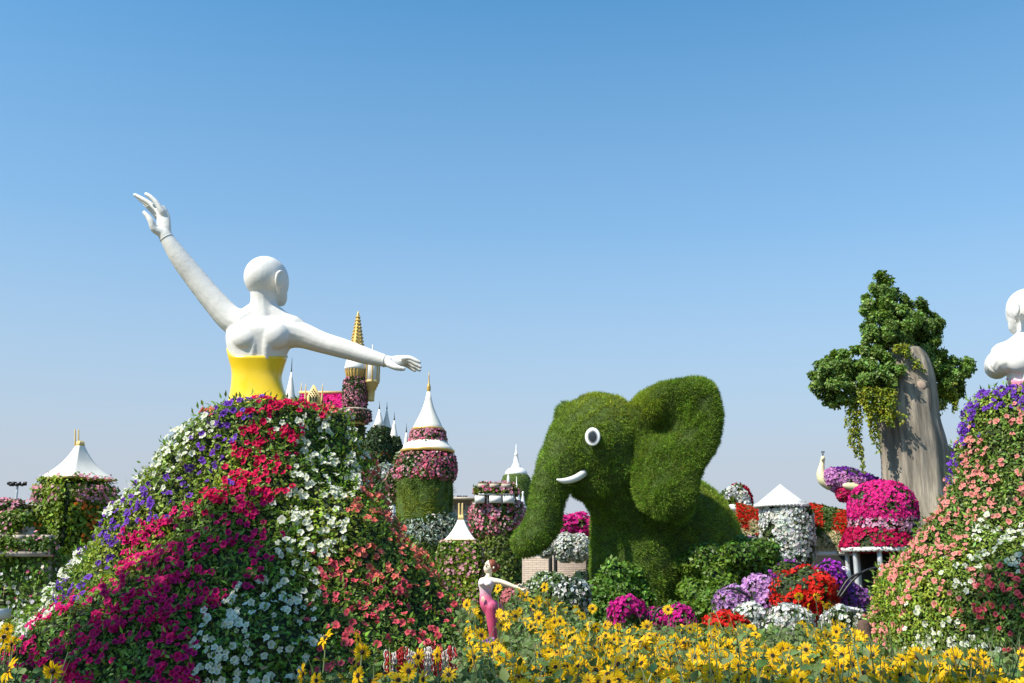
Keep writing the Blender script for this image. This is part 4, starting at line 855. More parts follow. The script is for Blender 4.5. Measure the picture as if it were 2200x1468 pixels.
wf = slab('window_frame', -6, 21, 1252, 1289, -.34, .05, 'gold'); MB().box(at(6.5, 1270, Y - .42), (10 * s, .03, 15 * s)).build('window_pane', M['dark'], wf)
MB().box(at(9, 1270, Y - .46), (.8 * s, .012, 15 * s)).build('glazing_bar', M['goldpale'], wf)
slab('plinth', -60, 4, 1310, 1330, -1.2, .4, 'white')
Y2 = 33; t2 = tower('stone_turret', 74, Y2, 1110, 'grey crenellated round stone turret at the far left')
part_lathe(t2, 'shaft', 74, Y2, [(1104, 22), (1110, 23), (1112, 20), (1160, 20), (1320, 20)], M['greystone'], 28, 1110)
s2 = S(74, 1100, Y2); X2 = at(74, 1110, Y2)[0]
part_lathe(t2, 'parapet', 74, Y2, [(1092, 22.5), (1092.3, 24), (1103.5, 24), (1104, 22)], M['greystone'], 28, 1110)
for j in range(8):
    a = j * math.pi / 4 + .2; MB().box((X2 + 22.6 * s2 * math.cos(a), Y2 + 22.6 * s2 * math.sin(a), at(74, 1089, Y2)[2]), (.09, .13, 3.2 * s2), a).build('merlon', M['greystone'], t2)

# brick wall with pergola flowers behind the elephant trunk
def brick():
    m, n, out = new_mat('garden_brick'); p = n.nodes.new('ShaderNodeBsdfPrincipled'); p.inputs['Roughness'].default_value = .9
    tc = n.nodes.new('ShaderNodeTexCoord'); mp = n.nodes.new('ShaderNodeMapping'); mp.inputs['Rotation'].default_value = (R(90), 0, 0); b = n.nodes.new('ShaderNodeTexBrick')
    b.inputs['Color1'].default_value = (.42, .34, .27, 1); b.inputs['Color2'].default_value = (.34, .28, .225, 1); b.inputs['Mortar'].default_value = (.24, .19, .15, 1); b.inputs['Scale'].default_value = 1; b.inputs['Mortar Size'].default_value = .006; b.inputs['Brick Width'].default_value = .2; b.inputs['Row Height'].default_value = .052
    bu = n.nodes.new('ShaderNodeBump'); bu.inputs['Strength'].default_value = .6; bu.inputs['Distance'].default_value = .02; bu.invert = True
    L = n.links.new; L(tc.outputs['Object'], mp.inputs[0]); L(mp.outputs[0], b.inputs[0]); L(b.outputs[0], p.inputs['Base Color']); L(b.outputs['Fac'], bu.inputs['Height']); L(bu.outputs[0], p.inputs['Normal']); L(p.outputs[0], out.inputs[0]); return m
Y = 25.0; c0, c1 = at(1122, 1196, Y), at(1290, 1290, Y)
o = MB().box(((c0[0] + c1[0]) / 2, Y + .2, c0[2] / 2), ((c1[0] - c0[0]) / 2, .2, c0[2] / 2)).build('brick_wall', brick()); tag(o, 'pale brick garden wall seen under the elephant trunk', 'wall')
t = empty('pergola', (at(1190, 1250, 24)[0], 24, 0), 'black steel pergola posts draped with bougainvillea beside the brick wall', 'pergola')
for px in (1182, 1193, 1262): MB().tube([(at(px, 1200, 24.2)[0], 24.2, 0), at(px, 1130, 24.2)], [.045, .045], 8).build('post', M['iron'], t, True)
MB().tube([at(1176, 1132, 24.2), at(1275, 1132, 24.2)], [.05, .05], 8).build('beam', M['iron'], t, True)
for k, (px, py, rx, ry) in enumerate([(1215, 1136, 26, 12), (1250, 1134, 20, 15), (1200, 1150, 12, 14), (1262, 1165, 8, 20)]):
    o = MB().ell(at(px, py, 24.1), (rx * S(px, py, 24), .3, ry * S(px, py, 24)), None, 24, 14).build('bougainvillea', M['gap_green'], t, True); coat(o, 250, .09, DRK, [((.62, .02, .24), 520, .10, None)], seed=140 + k, off=.08, fl_off=.10)
for k, (px, py, rx, ry, lab) in enumerate([(1215, 1177, 22, 26, 'white hanging flower ball left of its twin by the elephant chest'), (1244, 1178, 20, 25, 'white hanging flower ball nearest the elephant chest'), (1172, 1180, 13, 13, 'small white hanging flower ball under the elephant trunk')]):
    s = S(px, py, 23.6); c = at(px, py, 23.6); r = empty('hanging_ball', c, lab, 'flower ball', 'white hanging flower balls')
    o = MB().ell(c, (rx * s, rx * s, ry * s)).build('mass', M['gap_green'], r, True); coat(o, 700, .06, (.10, .15, .07), [((.76, .77, .72), 1500, .055, None)], seed=150 + k)
    MB().tube([c + np.array((0, 0, ry * s * .8)), c + np.array((0, .4, 46 * s))], [.012, .012], 5).build('chain', M['iron'], r)
M['pot'] = paint('orange_pot', (.62, .20, .04), .6, .1, 4, .03)
o = lathe(1247, 20.0, [(1240, 4), (1243, 9), (1246, 8.5), (1258, 6.5), (1262, 6), (1320, 6)], 20, 1250).build('orange_pot', M['pot'], None, True); tag(o, 'orange plant pot standing before the brick wall', 'pot')
blob('pot_plant', 1247, 1238, 20.0, 9, 8, 'small pale plant growing in the orange pot', 'plant', 200, .06, (.25, .3, .2), seed=160)

# ------------------------------------------------------------------ right-hand gazebo row
Y = 26.0; pr = 1140; t = tower('flower_gazebo', 1690, Y, pr, 'round gazebo walled in white flowers under a white scalloped cone roof', 'gazebo')
part_lathe(t, 'roof', 1682, Y, [(1041, .8), (1050, 12), (1062, 27), (1075, 43), (1084, 54.5), (1085, 54)], M['white'], 48, pr)
def valance(root, name, cx, Y, py0, py1, r, pr, n=40, mat='white'):
    s = S(cx, pr, Y); X0 = at(cx, pr, Y)[0]; u = np.linspace(0, 2 * np.pi, n * 6, endpoint=False); z0 = at(cx, py0, Y)[2]; z1 = at(cx, py1, Y)[2]
    sc = np.abs(np.sin(u * n / 2)); top = np.stack((X0 + r * s * np.cos(u), Y + r * s * np.sin(u), np.full_like(u, z0)), -1); bot = top.copy(); bot[:, 2] = z1 - (z0 - z1) * .45 * sc
    o = MB().grid(np.array([top, bot]), True).build(name, M[mat], root); k = o.modifiers.new('t', 'SOLIDIFY'); k.thickness = .03; return o
valance(t, 'scalloped_valance', 1682, Y, 1083.5, 1089, 55.3, pr, 44)
o = part_lathe(t, 'flower_wall', 1691, Y, [(1088, 44), (1094, 47), (1120, 49), (1160, 50), (1195, 47), (1215, 40), (1232, 34), (1260, 33)], M['gap_green'], 44, pr); coat(o, 3600, .09, (.06, .10, .03), [((.78, .79, .74), 6800, .088, None)], seed=171, off=.04, fl_off=.05)
for px in (1640, 1668, 1700): part_lathe(t, 'post', px, Y, [(1088, 2), (1260, 2)], M['dark'], 8, pr)
# arcade roof with red, green, cream planting
def arcade(name, x0, x1, ytop, ybot, Y, label, zones, nl=2500):
    r = empty(name, (at((x0 + x1) / 2, ybot, Y)[0], Y, 0), label, 'arcade')
    a, b, c, d = at(x0, ytop, Y + 1.3), at(x1, ytop + 22, Y + 1.3), at(x1, ybot, Y), at(x0, ybot, Y)
    n = 14; G = np.array([[(a * (1 - u) + b * u) * (1 - v) + (d * (1 - u) + c * u) * v + np.array((0, -.25 * math.sin(v * 3.1), .3 * math.sin(v * 3.1))) for u in np.linspace(0, 1, n)] for v in np.linspace(0, 1, n)])
    o = MB().grid(G).build('flower_roof', M['gap_green'], r, True)
    P, N = sample(o.data, nl * 3); N[(N[:, 1] - N[:, 2]) > 0] *= -1; pj = proj(P) + rng.normal(size=(len(P), 2)) * 2.5
    sx = np.array([(x, y) for x, y, _ in zones]); zi = ((pj[:, None] - sx[None]) ** 2).sum(-1).argmin(1); cols = np.array([zones[i][2] for i in zi]); g = cols[:, 1] > cols[:, 0] * 1.1
    i1, i2 = np.where(~g)[0], np.where(g | (rng.random(len(P)) < .35))[0]
    scatter('blossoms', t_blossom(5), P[i1] + N[i1] * .06, N[i1], .09 * (.7 + .6 * rng.random(len(i1))), vary((1, 1, 1), len(i1), .05, .04) * cols[i1], M['petal'], o, .4, (.3, .1, .02))
    scatter('leaves', t_leaf2(.34), P[i2] + N[i2] * .04, N[i2], .10 * (.7 + .6 * rng.random(len(i2))), vary((.07, .12, .02), len(i2), .25, .1), M['leaf'], o, .5)
    s = S(x0, ybot, Y); MB().box((c + d) / 2 + np.array((0, -.02, -3.5 * s)), ((c[0] - d[0]) / 2 + .05, .06, 4 * s)).build('fascia', M['white'], r)
    return r, c, d
GR = (.07, .12, .02)
r, c, d = arcade('flower_arcade', 1738, 1838, 1086, 1186, 26.3, 'arcade roof planted in red, green and cream right of the gazebo', [(1745, 1100, REDF), (1752, 1120, REDF), (1775, 1112, GR), (1780, 1130, GR), (1800, 1130, REDF), (1825, 1125, REDF), (1815, 1140, REDF), (1760, 1145, GR), (1765, 1165, CREAM), (1790, 1160, CREAM), (1810, 1175, CREAM), (1750, 1185, CREAM), (1835, 1150, REDF)])
MB().box(((c[0] + d[0]) / 2 + .6, 28.2, at(0, 1192, 28.2)[2] / 2), ((c[0] - d[0]) / 2 + 2.0, .1, at(0, 1192, 28.2)[2] / 2)).build('back_wall', M['dark'], r)  # near-black panel; the arcade's inner shade is put into its colour
r2, c, d = arcade('flower_arcade', 1580, 1646, 1088, 1154, 27.5, 'short red and cream planted roof left of the gazebo', [(1595, 1110, REDF), (1620, 1108, REDF), (1600, 1130, REDF), (1615, 1130, CREAM), (1625, 1140, CREAM), (1632, 1120, REDF), (1590, 1145, CREAM), (1630, 1150, REDF)])
MB().box(((c[0] + d[0]) / 2, 28.6, at(0, 1162, 28.6)[2] / 2), ((c[0] - d[0]) / 2 + .4, .1, at(0, 1162, 28.6)[2] / 2)).build('back_wall', M['dark'], r2)  # near-black too, interior shade painted as colour
blob('lilac_bush', 1612, 1178, 24, 26, 18, 'lilac flowers peeping over the dark bush left of gazebo', 'bush', 400, .08, (.05, .1, .02), [(LIL, 420, .08, None)], seed=181)
# magenta dome pavilion
Y = 25.0; pr = 1120; t = tower('dome_pavilion', 1894, Y, pr, 'pavilion with hot pink flower dome and crimson flower eaves', 'pavilion')
o = part_lathe(t, 'flower_dome', 1898, Y, [(1038, 2), (1041, 26), (1050, 46), (1065, 59), (1085, 66), (1110, 67), (1116, 66)], M['gap_green'], 44, pr); coat(o, 2600, .08, (.05, .09, .02), [((.78, .03, .28), 7000, .085, None)], seed=191, fl_off=.05)
o = part_lathe(t, 'pale_band', 1898, Y, [(1113, 66.5), (1122, 67), (1135, 66), (1142, 64)], M['gap_green'], 44, pr); coat(o, 1100, .08, (.05, .09, .02), [((.78, .42, .58), 1500, .085, None), ((.78, .03, .28), 260, .08, None)], seed=192, fl_off=.05)
o = part_lathe(t, 'crimson_eaves', 1888, Y, [(1138, 60), (1150, 68), (1165, 75), (1177, 80), (1180, 76)], M['gap_green'], 48, pr); coat(o, 2200, .08, (.05, .09, .02), [((.52, .008, .09), 5200, .085, None)], seed=193, fl_off=.05)
valance(t, 'scalloped_valance', 1888, Y, 1177, 1184, 80.5, pr, 44)
s = S(1888, pr, Y); X0 = at(1888, pr, Y)[0]
for a in np.linspace(0, 2 * math.pi, 8, endpoint=False) + .38: MB().tube([(X0 + 70 * s * math.cos(a), Y + 70 * s * math.sin(a), 0), (X0 + 70 * s * math.cos(a), Y + 70 * s * math.sin(a), at(0, 1182, Y)[2])], [.06, .06], 10).build('post', M['steel'], t, True)
part_lathe(t, 'inner_wall', 1888, Y + .6, [(1180, 44), (1320, 44)], M['dark'], 30, pr)  # near-black drum, paints the shaded interior under the eaves
part_lathe(t, 'ceiling', 1888, Y, [(1179, 1), (1179.5, 78), (1180, 78), (1180.5, 1)], M['dark'], 40, pr)  # underside coloured near-black in place of shade
# white board with a club mark
t = empty('club_board', (at(1813, 1235, 24.2)[0], 24.2, 0), 'white arch-topped board with black club mark under the pavilion eaves', 'sign')
yb = 24.2; s = S(1813, 1235, yb); c = at(1813, 1262, yb); w, h = 17 * s, 44 * s; pts = [(-w, 0), (w, 0), (w, h * .72)] + [(w * math.cos(a), h * .72 + h * .28 * math.sin(a)) for a in np.linspace(.15, math.pi - .15, 12)] + [(-w, h * .72)]
k = len(pts); MB().add([c + np.array((x, 0, z)) for x, z in pts] + [c + np.array((x, .08, z)) for x, z in pts], [tuple(range(k)), tuple(range(2 * k - 1, k - 1, -1))] + [(i, i + k, (i + 1) % k + k, (i + 1) % k) for i in range(k)]).build('board', M['white'], t)
mb = MB()
for dx, dz, rr in ((0, 25, 3.6), (-4, 19.5, 3.6), (4, 19.5, 3.6)): mb.ell(c + np.array((dx * s, -.005, dz * s)), (rr * s, .012, rr * s), None, 16, 8)
mb.box(c + np.array((0, -.005, 15.5 * s)), (.9 * s, .012, 5 * s)); mb.build('club_mark', M['iron'], t)
[MB().tube([(c[0] + k * w * .8, yb + .04, 0), (c[0] + k * w * .8, yb + .04, c[2] + .02)], [.03, .03], 8).build('leg', M['steel'], t) for k in (-1, 1)]

# red and white flower crest far behind
t = empty('flower_crest', (at(1590, 1080, 33)[0], 33, 0), 'white and crimson flower arch crest behind the elephant rump', 'flower sculpture')
for nm, pts, col in [('white_arch', [(1566, 1064, 33, 5), (1575, 1055, 33, 8), (1588, 1058, 33, 9), (1597, 1075, 33, 10), (1601, 1100, 33, 10)], (.78, .79, .75)), ('crimson_arch', [(1575, 1049, 33.2, 4), (1590, 1050, 33.2, 7), (1602, 1062, 33.2, 7), (1608, 1080, 33.2, 6)], (.50, .012, .05)), ('green_tail', [(1606, 1085, 33.2, 6), (1608, 1110, 33.2, 6)], None)]:
    mb = MB(); chain_px(mb, pts, 12); o = mb.build(nm, M['gap_green'], t, True); coat(o, 400, .10, (.05, .09, .02), [(col, 800, .10, None)] if col else [], seed=200)
o = MB().box(at(1585, 1092, 32.5), (22 * S(1585, 1092, 32.5), .5, 6 * S(1585, 1092, 32.5))).build('white_eave', M['white'], t); MB().box((at(1585, 1092, 33)[0], 33, at(0, 1099, 33)[2] / 2), (.25, .25, at(0, 1099, 33)[2] / 2)).build('post', M['white'], t)
blob('clipped_dome', 1568, 1075, 34, 22, 18, 'grass dome beside the crimson and white crest', 'topiary', 700, .14, (.08, .14, .02), seed=201, lump=.05)

# peacock
Y = 29.0; t = empty('peacock_statue', at(1822, 1106, Y), 'peacock statue with cream neck and purple flower back on a small stand', 'statue')
M['cream_paint'] = paint('cream_paint', (.72, .66, .40), .45, .12, 3, .05, col2=(.62, .58, .36)); M['standgrey'] = paint('stand_grey', (.12, .13, .10), .7, .2, 4, .1)
mb = MB(); chain_px(mb, [(1768, 985, Y, 4.8), (1767, 993, Y, 5), (1765, 1004, Y, 6.5), (1764, 1018, Y, 9.8), (1769, 1031, Y, 12.5), (1780, 1040, Y, 13)], 14); ell_px(mb, 1768, 985, Y, 5, 5.5, .075)
chain_px(mb, [(1766, 986, Y - .05, 2.2), (1765, 990, Y - .16, 1.2)]); link('neck', remesh(mb.mesh('neck'), .025, 3), M['cream_paint'], t)
mb = MB()
for k in (-1, 0, 1): chain_px(mb, [(1768, 980, Y, .6), (1768 + k * 2, 974, Y, .5), (1768 + k * 2.5, 971, Y, 1.3)], 6)
mb.build('crest', M['iron'], t, True)
mb = MB(); ell_px(mb, 1822, 1034, Y, 54, 25, .55, Matrix.Rotation(R(9), 3, 'Y')); chain_px(mb, [(1850, 1034, Y, 20), (1885, 1046, Y, 13), (1915, 1060, Y, 7)])
o = link('flower_body', remesh(mb.mesh('flower_body'), .06, 3), M['gap_green'], t); pjz = lambda P: proj(P)
coat(o, 500, .07, (.05, .09, .02), [((.20, .03, .36), 1900, .085, lambda P: pjz(P)[:, 1] < 1021 + (pjz(P)[:, 0] - 1820) * .28), ((.66, .30, .62), 3000, .085, lambda P: (pjz(P)[:, 1] >= 1019 + (pjz(P)[:, 0] - 1820) * .28))], seed=211, fl_off=.05)
mb = MB(); ell_px(mb, 1834, 1046, Y - .52, 24, 9, .1, Matrix.Rotation(R(8), 3, 'Y')); mb.build('wing', M['cream_paint'], t, True)
mb = MB(); ell_px(mb, 1815, 1062, Y - .25, 13, 13, .25); o = mb.build('thigh', M['gap_green'], t, True); coat(o, 100, .06, DRK, [((.60, .02, .13), 700, .08, None)], seed=212)
mb = MB(); chain_px(mb, [(1818, 1068, Y - .25, 5), (1822, 1082, Y - .25, 3.6), (1822, 1098, Y - .25, 3.2)]); mb.build('leg', M['cream_paint'], t, True)
mb = MB(); chain_px(mb, [(1818, 1068, Y + .2, 5), (1825, 1082, Y + .2, 3.6), (1825, 1098, Y + .2, 3.2)]); mb.build('leg', M['cream_paint'], t, True)
part_lathe(t, 'stand', 1823, Y, [(1096, 9), (1097, 13), (1101, 13), (1107, 9), (1108, 5), (1300, 5)], M['standgrey'], 20, 1100)

# ------------------------------------------------------------------ small painted ballerina figure
Y = 14.0; t = empty('ballerina_figure', (at(1050, 1300, Y)[0], Y, 0), 'life-size ballerina figure in pink ombre leotard and tights, arm stretched back', 'statue')
M['skin_paint'] = paint('cream_skin_paint', (.80, .70, .52), .45, .04, 4, .03); M['hair_paint'] = paint('auburn_paint', (.24, .055, .022), .55, .2, 8, .15, bscale=20)
def ombre():
    m, n, out = new_mat('pink_ombre'); p = n.nodes.new('ShaderNodeBsdfPrincipled'); p.inputs['Roughness'].default_value = .5
    tc = n.nodes.new('ShaderNodeTexCoord'); sx = n.nodes.new('ShaderNodeSeparateXYZ'); mr = n.nodes.new('ShaderNodeMapRange'); mr.inputs[1].default_value = at(1050, 1365, Y)[2]; mr.inputs[2].default_value = at(1050, 1246, Y)[2]
    r = n.nodes.new('ShaderNodeValToRGB'); r.color_ramp.elements[0].color = (.50, .05, .13, 1); r.color_ramp.elements[1].color = (.80, .62, .66, 1)
    for pos, c in ((.45, (.55, .07, .16, 1)), (.68, (.62, .12, .24, 1)), (.80, (.78, .50, .58, 1)), (.90, (.82, .74, .74, 1))): e = r.color_ramp.elements.new(pos); e.color = c
    z = n.nodes.new('ShaderNodeTexNoise'); z.inputs['Scale'].default_value = 60; z.inputs['Detail'].default_value = 3; b = n.nodes.new('ShaderNodeBump'); b.inputs['Strength'].default_value = .4; b.inputs['Distance'].default_value = .01
    L = n.links.new; L(tc.outputs['Object'], sx.inputs[0]); L(sx.outputs[2], mr.inputs[0]); L(mr.outputs[0], r.inputs[0]); L(r.outputs[0], p.inputs['Base Color']); L(tc.outputs['Object'], z.inputs[0]); L(z.outputs[0], b.inputs['Height']); L(b.outputs[0], p.inputs['Normal']); L(p.outputs[0], out.inputs[0]); return m
def torso(mb, g):
    G = []
    u = np.linspace(0, 2 * np.pi, 24, endpoint=False)
    for py, xl, xr, dp in crom(np.array([(1242, 1034, 1060, .6), (1247, 1029, 1064, .7), (1256, 1028, 1061, .85), (1268, 1030.5, 1057, .75), (1279, 1031, 1055, .72), (1290, 1030.5, 1060, .8), (1302, 1032, 1067, .85), (1312, 1037, 1068, .8), (1320, 1042, 1068, .6)], float), 3):
        s = S(1050, py, Y); c = at((xl + xr) / 2, py, Y); h = (xr - xl) / 2 * s * g; G.append(np.stack((c[0] + h * np.cos(u), Y + h * dp * np.sin(u), np.full(24, c[2])), -1))
    mb.grid(np.array(G), True, True)
mb = MB(); torso(mb, .96)
ell_px(mb, 1053, 1217, Y, 12, 13.5, .075); ell_px(mb, 1048, 1222, Y, 8.5, 10, .06)                 # skull, face
chain_px(mb, [(1041, 1219, Y, 1.8), (1039.6, 1222.5, Y, 1.5)], 8, 3); chain_px(mb, [(1042, 1228, Y, 2.6), (1046, 1231, Y, 3)], 8, 3); chain_px(mb, [(1040.8, 1226.2, Y, 1.3), (1042, 1226.6, Y - .015, 1.3)], 8, 3)
chain_px(mb, [(1053, 1226, Y, 6.5), (1050, 1236, Y, 6), (1048, 1245, Y, 9)]); ell_px(mb, 1061, 1220, Y - .075, 2.2, 3.8, .012)
chain_px(mb, [(1036, 1246, Y - .02, 5), (1048, 1246, Y, 7), (1060, 1248, Y - .02, 6.5), (1076, 1250, Y - .06, 5.2), (1093, 1256, Y - .10, 4.8), (1110, 1263, Y - .12, 4.0), (1122, 1268, Y - .14, 3.2)])   # right arm stretched back
hand(mb, Y, [(1121, 1267, Y - .14, 3.4), (1127, 1270, Y - .14, 5), (1132, 1273, Y - .14, 4.6)], [[(1131, 1270, Y - .17, 1.9), (1137, 1272.5, Y - .18, 1.6), (1142, 1277, Y - .18, 1.2)], [(1131, 1273, Y - .15, 1.9), (1137, 1276.5, Y - .15, 1.6), (1141, 1281, Y - .15, 1.2)], [(1130, 1275, Y - .12, 1.9), (1135, 1280, Y - .12, 1.6), (1138, 1285, Y - .12, 1.2)], [(1128, 1276, Y - .10, 1.8), (1131, 1281, Y - .10, 1.5), (1133, 1286, Y - .10, 1.1)]], [(1126, 1267, Y - .17, 2.0), (1130, 1264, Y - .19, 1.6), (1134, 1263, Y - .19, 1.2)])
chain_px(mb, [(1034, 1247, Y + .12, 5), (1060, 1251, Y + .2, 5), (1090, 1258, Y + .25, 4.5), (1112, 1261, Y + .28, 3.4)])
hand(mb, Y, [(1112, 1261, Y + .28, 3.4), (1117, 1259, Y + .28, 4.6)], [[(1118, 1257 + 2 * k, Y + .28 + .02 * k, 1.7), (1124, 1254.5 + 2.6 * k, Y + .28 + .02 * k, 1.2)] for k in range(4)], [(1113, 1258, Y + .25, 1.8), (1117, 1254, Y + .25, 1.2)])
chain_px(mb, [(1055, 1305, Y - .02, 14), (1056, 1325, Y - .02, 11.5), (1058, 1350, Y - .02, 9.2), (1061, 1375, Y, 7.5), (1062, 1400, Y, 7.5), (1062, 1425, Y, 5), (1060, 1446, Y, 4)])
chain_px(mb, [(1058, 1303, Y + .12, 14), (1074, 1315, Y + .25, 12), (1082, 1335, Y + .45, 9), (1090, 1350, Y + .75, 7), (1098, 1340, Y + 1.0, 5.5), (1106, 1330, Y + 1.2, 4)])
body = link('body', remesh(mb.mesh('body'), .009, 4), M['skin_paint'], t)
mb = MB(); torso(mb, 1.04)
ell_px(mb, 1036, 1254, Y - .05, 7.5, 6, .07); ell_px(mb, 1049, 1255, Y - .08, 8, 6, .06)
chain_px(mb, [(1055, 1305, Y - .02, 15), (1056, 1325, Y - .02, 12.4), (1058, 1350, Y - .02, 10), (1061, 1375, Y, 8.3), (1062, 1400, Y, 8.3), (1062, 1425, Y, 5.8), (1060, 1446, Y, 4.6)])
chain_px(mb, [(1058, 1303, Y + .12, 15), (1074, 1315, Y + .25, 13), (1082, 1335, Y + .45, 9.8), (1090, 1350, Y + .75, 7.8), (1098, 1340, Y + 1.0, 6.2)])
link('leotard', remesh(mb.mesh('leotard'), .011, 4), ombre(), t)
mb = MB()
for k in range(4): chain_px(mb, [(1036 + k, 1283, Y - .098, 1.0), (1034.5 + 2.2 * k, 1288, Y - .108, .8), (1033.5 + 2.8 * k, 1293, Y - .11, .6)], 6, 3)
mb.build('waist_bow', M['skin_paint'], t, True)
mb = MB(); ell_px(mb, 1056.5, 1214.5, Y, 12, 12.2, .084); ell_px(mb, 1061, 1221, Y + .0, 7.5, 10, .072); h_ = link('hair', remesh(mb.mesh('hair'), .01, 3), M['hair_paint'], t)
V, T = arrays(h_.data); pj = proj(V); cut = np.clip((1051 - pj[:, 0]) / 8 + np.clip((pj[:, 1] - 1208) / 10, -1, .6), 0, 1); ctr = at(1055, 1218, Y); V = V * (1 - .22 * cut[:, None]) + ctr * .22 * cut[:, None]; h_.data.vertices.foreach_set('co', V.astype(np.float32).ravel()); h_.data.update()
mb = MB(); ell_px(mb, 1069, 1219, Y, 5.5, 6, .04); mb.build('hair_bun', M['hair_paint'], h_, True)
for dx, dy in ((1044.5, -.052),): 
    mb = MB(); ell_px(mb, dx, 1217, Y + dy - .012, 1.8, 1.1, .008); mb.build('eye', M['eye_black'], t, True)
    mb = MB(); chain_px(mb, [(1042, 1213.6, Y + dy, .5), (1046, 1212.6, Y + dy - .02, .6), (1049, 1213.6, Y + dy - .022, .4)], 6, 3); mb.build('eyebrow', M['hair_paint'], t, True)
M['lip'] = paint('lip_paint', (.6, .16, .16), .5, .05, 4, 0); mb = MB(); ell_px(mb, 1041.5, 1226.4, Y - .018, 1.6, .9, .014); mb.build('lips', M['lip'], t, True)
MB().box((t.location.x + .05, Y, at(1060, 1452, Y)[2] / 2), (.25, .25, at(1060, 1452, Y)[2] / 2)).build('plinth', M['greystone'], t)

# ------------------------------------------------------------------ sunflower bed
def petals_mesh(seed, n=15):
    g = np.random.default_rng(seed); V, T, C = [], [], []
    for i in range(n):
        a = i * 2 * math.pi / n + g.normal() * .06; L = .5 * (1 + g.normal() * .07); w = .075 * (1 + g.normal() * .1); d = .04 + g.normal() * .05
        ca, sa = math.cos(a), math.sin(a); k = len(V)
        for r, o, z in ((.10, 0, 0), (.27, w, d * .5 + .015), (.27, -w, d * .5 + .015), (.27, 0, d * .5 - .01), (L, 0, d - .06), (.40, w * .8, d * .8), (.40, -w * .8, d * .8)):
            V.append((r * ca - o * sa, r * sa + o * ca, z)); C.append(np.array((.88, .56, .009)) * (1, .98, 1)[i % 3] if r > .15 else np.array((.72, .33, .006)))
        T += [(k, k + 1, k + 3), (k, k + 3, k + 2), (k + 1, k + 5, k + 3), (k + 3, k + 6, k + 2), (k + 3, k + 5, k + 4), (k + 3, k + 4, k + 6)]
    return np.array(V), np.array(T), np.array(C)
PM = [];
for sd in range(7):
    V, T, C = petals_mesh(sd, (14, 16, 15, 13, 17, 12, 14)[sd])
    if sd > 4: V[:, 2] -= (.55, .3)[sd - 5] * np.hypot(V[:, 0], V[:, 1]); C = C * np.array((.9, .82, 1.0))
    me = raw_mesh('petals', V, [T], C); me.materials.append(M['sun_petal']); PM.append((me, V, T, C))
M['disc'] = paint('flower_disc', (.035, .014, .006), .9, .3, 60, .5, bscale=90, col2=(.012, .006, .003))
mb = MB(); mb.ell((0, 0, .02), (.125, .125, .06), None, 12, 8); disc_me = mb.mesh('disc', True); disc_me.materials.append(M['disc'])
SM = []
for k in range(4):
    mb = MB(); z = np.linspace(0, 1, 6); pts = np.stack((.05 * np.sin(z * 2.2 + k) - .05 * math.sin(2.2 + k), .05 * np.cos(z * 2 + k * 1.3) - .05 * math.cos(2 + k * 1.3), z), -1); mb.tube(pts, np.linspace(.007, .0035, 6), 5, round_caps=False)
    V = np.vstack(mb.V); me = mb.mesh('stem', True, np.tile((.11, .15, .06), (len(V), 1))); me.materials.append(M['greyleaf']); SM.append(me)
LM = []
for k in range(3):
    wd = (.30, .26, .34)[k]; V = np.array([(0, 0, 0), (-wd, .30, .05), (wd, .30, .05), (0, .32, -.02), (-wd * .7, .65, 0), (wd * .7, .65, 0), (0, .66, -.06), (0, 1, -.22)], float)
    T = np.array([(0, 2, 3), (0, 3, 1), (2, 5, 6), (2, 6, 3), (3, 6, 4), (3, 4, 1), (5, 7, 6), (6, 7, 4)]); me = raw_mesh('leaf', V, [T], np.tile(np.array((.08, .13, .045)) * (1, .8, 1.25)[k], (8, 1)), True); me.materials.append(M['greyleaf']); LM.append((me, V, T))
xs = [990, 1010, 1050, 1080, 1100, 1150, 1200, 1240, 1290, 1330, 1400, 1500, 1600, 1700, 1800, 1850, 1900, 2000, 2100, 2210]; ys = [1300, 1290, 1372, 1300, 1268, 1272, 1285, 1298, 1335, 1345, 1346, 1338, 1346, 1342, 1338, 1362, 1392, 1400, 1398, 1400]
ytop = lambda x: np.interp(x, xs, ys)
depth = lambda py: np.interp(py, [1262, 1330, 1400, 1468, 1530], [8.0, 7.0, 5.2, 4.05, 3.4])
heads = [(701, 1372, 4.6, .094), (769, 1374, 4.6, .075), (778, 1401, 4.4, .08), (762, 1424, 4.3, .09), (689, 1419, 4.3, .07), (651, 1449, 4.1, .09), (770, 1452, 4.0, .08), (795, 1462, 4.0, .07), (827, 1449, 4.0, .075), (848, 1430, 4.2, .07), (899, 1412, 4.3, .075), (940, 1408, 4.3, .075), (878, 1442, 4.1, .08), (964, 1450, 4.1, .07), (1007, 1440, 4.3, .07), (856, 1462, 3.9, .075),
         (20, 1440, 3.9, .10), (113, 1442, 4.0, .08), (8, 1368, 5.0, .08), (25, 1385, 5.0, .085), (4, 1398, 4.9, .08), (32, 1372, 5.1, .07), (15, 1352, 5.2, .07), (680, 1462, 3.9, .06), (735, 1460, 3.9, .06), (910, 1460, 3.9, .07)]
heads += [(1114, 1274, 8, .085), (1132, 1284, 7.9, .1), (1147, 1302, 7.8, .09), (1070, 1265, 8.2, .085), (1170, 1262, 8.2, .085), (1190, 1290, 8, .08), (1020, 1312, 7.6, .085), (1030, 1333, 7.5, .085), (1072, 1318, 7.6, .08), (1435, 1310, 7.4, .085), (1782, 1300, 7.8, .085), (1770, 1300, 7.9, .075), (1716, 1282, 8.4, .08), (1752, 1283, 8.4, .08), (1737, 1305, 8.2, .07), (1273, 1308, 7.8, .08)]
